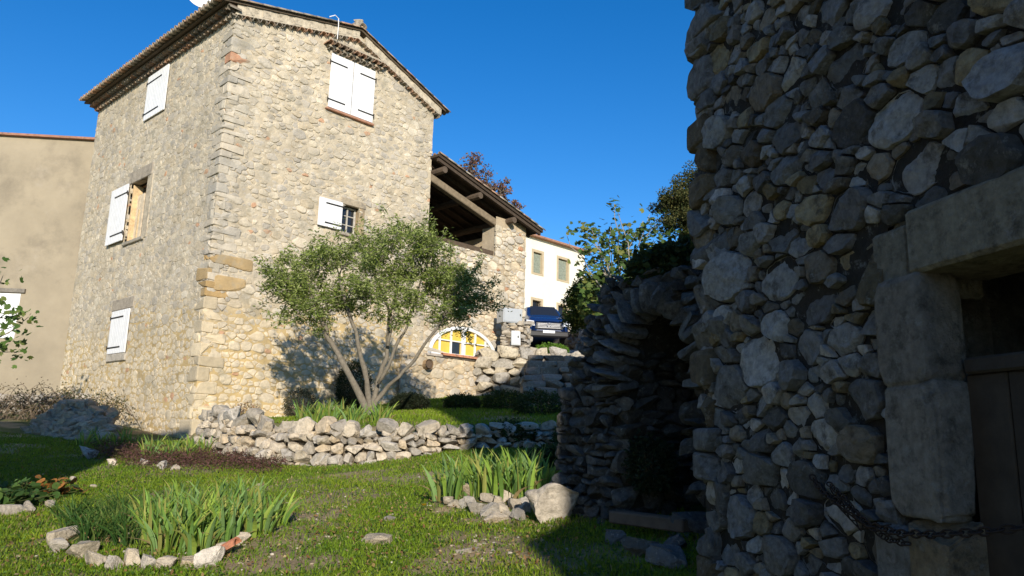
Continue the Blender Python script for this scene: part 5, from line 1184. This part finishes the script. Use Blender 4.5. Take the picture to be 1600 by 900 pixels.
put_rock(611, 814, (.12, .11, .07), 'small rounded grey stone in the lawn above the flat stone', pal=np.array([(.36, .32, .27)]), sink=.4)
put_rock(728, 862, (.20, .14, .05), 'flat buried stone in the bare patch of lawn', sink=.6)
for (px, py, a, b, c_, lab) in [(140, 715, .42, .28, .24, 'mossy cream boulder among the low irises at the left'), (175, 725, .2, .15, .1, 'small stone right of the mossy boulder'), (225, 728, .16, .14, .14, 'left stone of three in the heather strip'), (253, 733, .15, .12, .14, 'middle stone of three in the heather strip'), (275, 735, .14, .12, .12, 'right stone of three in the heather strip'),
                               (15, 805, .26, .18, .15, 'pale stone at the left frame edge in front of the bergenia'), (45, 803, .2, .15, .16, 'pale stone below the bergenia leaves'), (78, 795, .14, .12, .12, 'brownish stone under the orange leaves'), (115, 752, .13, .1, .09, 'small bright stone in the grass above the orange leaves'), (148, 762, .1, .08, .05, 'small half buried stone left of the narrow leaved clumps'), (405, 760, .12, .09, .05, 'tiny pale stone behind the iris tips')]:
    put_rock(px, py, (a, b, c_), lab, pal=PALE)
# broken clay tiles
for (px, py, rz, lab) in [(843, 792, .9, 'orange broken roof tile leaning by the large boulder'), (765, 772, .2, 'orange tile fragment among the middle bed stones'), (355, 870, -.3, 'orange tile fragment beside the whitest stone')]:
    q = MB(); halftube(q, (-.08, 0, 0), (1, 0, 0), (0, 0, 1), .05, .17, .013, 7, (.50, .20, .11)); o = q.build('roof_tile', m_tile); p = gpix(px, py); o.location = p+UP*.05; o.rotation_euler = (.2, -.5, rz); WLOC[o.name] = p; tag(o, lab, 'roof tile')

# ------------------------------------------------------------------ grass
def in_bed(x, y): return (((x+.15)/.62)**2+((y-7.45)/.42)**2 < .9) | (((x+2.75)/1.0)**2+((y-6.15)/.55)**2 < .6)
def grass(n, region, h, wd, label, name):
    x = rng.uniform(region[0], region[1], n*3); y = region[2]+(region[3]-region[2])*rng.random(n*3)**(1.6 if region[2] < 10 else 1)
    ok = (np.abs(x/y) < .95) & ~in_bed(x, y) & (rng.random(n*3) > soil(x, y)*.85) & ((y < twY(x)-.05) if region[2] < 10 else (y > twY(x)+.5))
    s_, t_ = None, None
    ok &= ~(((x-C0[0])*RN[0]+(y-C0[1])*RN[1] < .05) & ((x-C0[0])*LN[0]+(y-C0[1])*LN[1] < .05)); ok &= ~((x-N0[0])*ND[0]+(y-N0[1])*ND[1] < 0) | (x < .9)
    x, y = x[ok][:n], y[ok][:n]; n = len(x); z = ground(x, y)
    tuft = .6+.9*fbm2(x, y, 2.2, 61); hh = h*rng.uniform(.4, 1.3, n)*tuft; a = rng.uniform(0, 2*pi, n); ln = rng.uniform(.1, .9, n)*hh; b = rng.uniform(0, 2*pi, n); w_ = wd*rng.uniform(.6, 1.4, n)*(1+y*.06)
    P = np.stack([x, y, z], -1); s_ = np.stack([np.cos(a), np.sin(a), 0*a], -1)*w_[:, None]/2; o_ = np.stack([np.cos(b)*ln, np.sin(b)*ln, hh], -1)
    V = np.stack([P-s_, P+s_, P+o_*.55+s_*.8+np.array([0, 0, 1])*hh[:, None]*.1, P+o_], 1).reshape(-1, 3); F = np.arange(n*4).reshape(n, 4)
    yel = fbm2(x, y, 1.1, 88)[:, None]; c = (np.array([(.11, .215, .014)])*(1-yel)+np.array([(.26, .33, .022)])*yel)*rng.uniform(.6, 1.35, (n, 1))
    dry = rng.random(n) < .04+.14*sstep(.5, .7, fbm2(x, y, 1.7, 133)); c[dry] = np.array([(.34, .27, .13)])*rng.uniform(.6, 1.2, (int(dry.sum()), 1))
    mb = MB(); mb.add(V, F, np.repeat(c, 4, axis=0)); 
    # clover and broad weeds
    m = n//6; k = rng.integers(0, n, m); Q = np.stack([x[k], y[k], z[k]+rng.uniform(.005, .03, m)], -1); leafcloud(mb, Q+rng.normal(size=(m, 3))*np.array([.02, .02, 0]), .024, .02, [(.08, .16, .02), (.11, .2, .03), (.06, .12, .02)], upb=2.0)
    o = mb.build(name, m_grass); tag(o, label, 'grass', kind='stuff'); return o
grass(215000, (-11, 1.5, 4.0, 15), .035, .006, 'short lawn grass with clover sloping up to the house', 'lawn_grass')
grass(40000, (-6.5, 2.0, 11.5, 21), .05, .010, 'grass on the terrace around the olive tree', 'terrace_grass')
mb = MB(); P = []
for _ in range(2600):
    if _ % 5 == 0: p0 = gpix(random.uniform(0, 900), random.uniform(705, 899))
    q_ = p0+rng.normal(size=3)*np.array([.25, .2, 0]); P.append([q_[0], q_[1], float(ground(q_[0], q_[1]))+random.uniform(.01, .035)])
leafcloud(mb, np.array(P), .035, .022, [(.26, .15, .06), (.34, .24, .10), (.20, .11, .05), (.40, .32, .16)], upb=2.5)
tag(mb.build('leaf_litter', m_leaf), 'dry brown fallen leaves scattered over the lawn', 'leaves', kind='stuff')
# pebbles and leaf litter
mb = MB()
for _ in range(900):
    px, py = random.uniform(0, 900), random.uniform(700, 899); p = gpix(px, py) if _ % 2 == 0 else p+rng.normal(size=3)*np.array([.12, .12, 0]); p = np.array([p[0], p[1], float(ground(p[0], p[1]))])
    s_ = random.uniform(.008, .03); rock(mb, p, (s_*1.3, s_, s_*.7), col=random.choice([(.5, .45, .36), (.4, .33, .24), (.3, .2, .12), (.55, .5, .42)]), lvl=1)
o = mb.build('pebbles', m_rock); tag(o, 'scattered pebbles and crumbs of stone in the lawn', 'pebbles', kind='stuff')

# ------------------------------------------------------------------ unseen house block added on the left to shade the far left corner
nh = thing('shade_house', (-6.5, -2, 0), 'unseen house block added left of the viewer to cast shade', 'house')
q = MB(); box(q, (-9.9, -6, -.3), (6.0, 0, 0), (0, 8, 0), UP*7.25, (.4, .35, .27)); q.build('wall', m_wall, nh)
q = MB(); prism(q, [(-9.9, -6.3, 6.7), (-3.65, -6.3, 6.7), (-6.6, -6.3, 7.6)], (0, 8.6, 0), (.38, .24, .16)); q.build('roof', m_tile, nh)
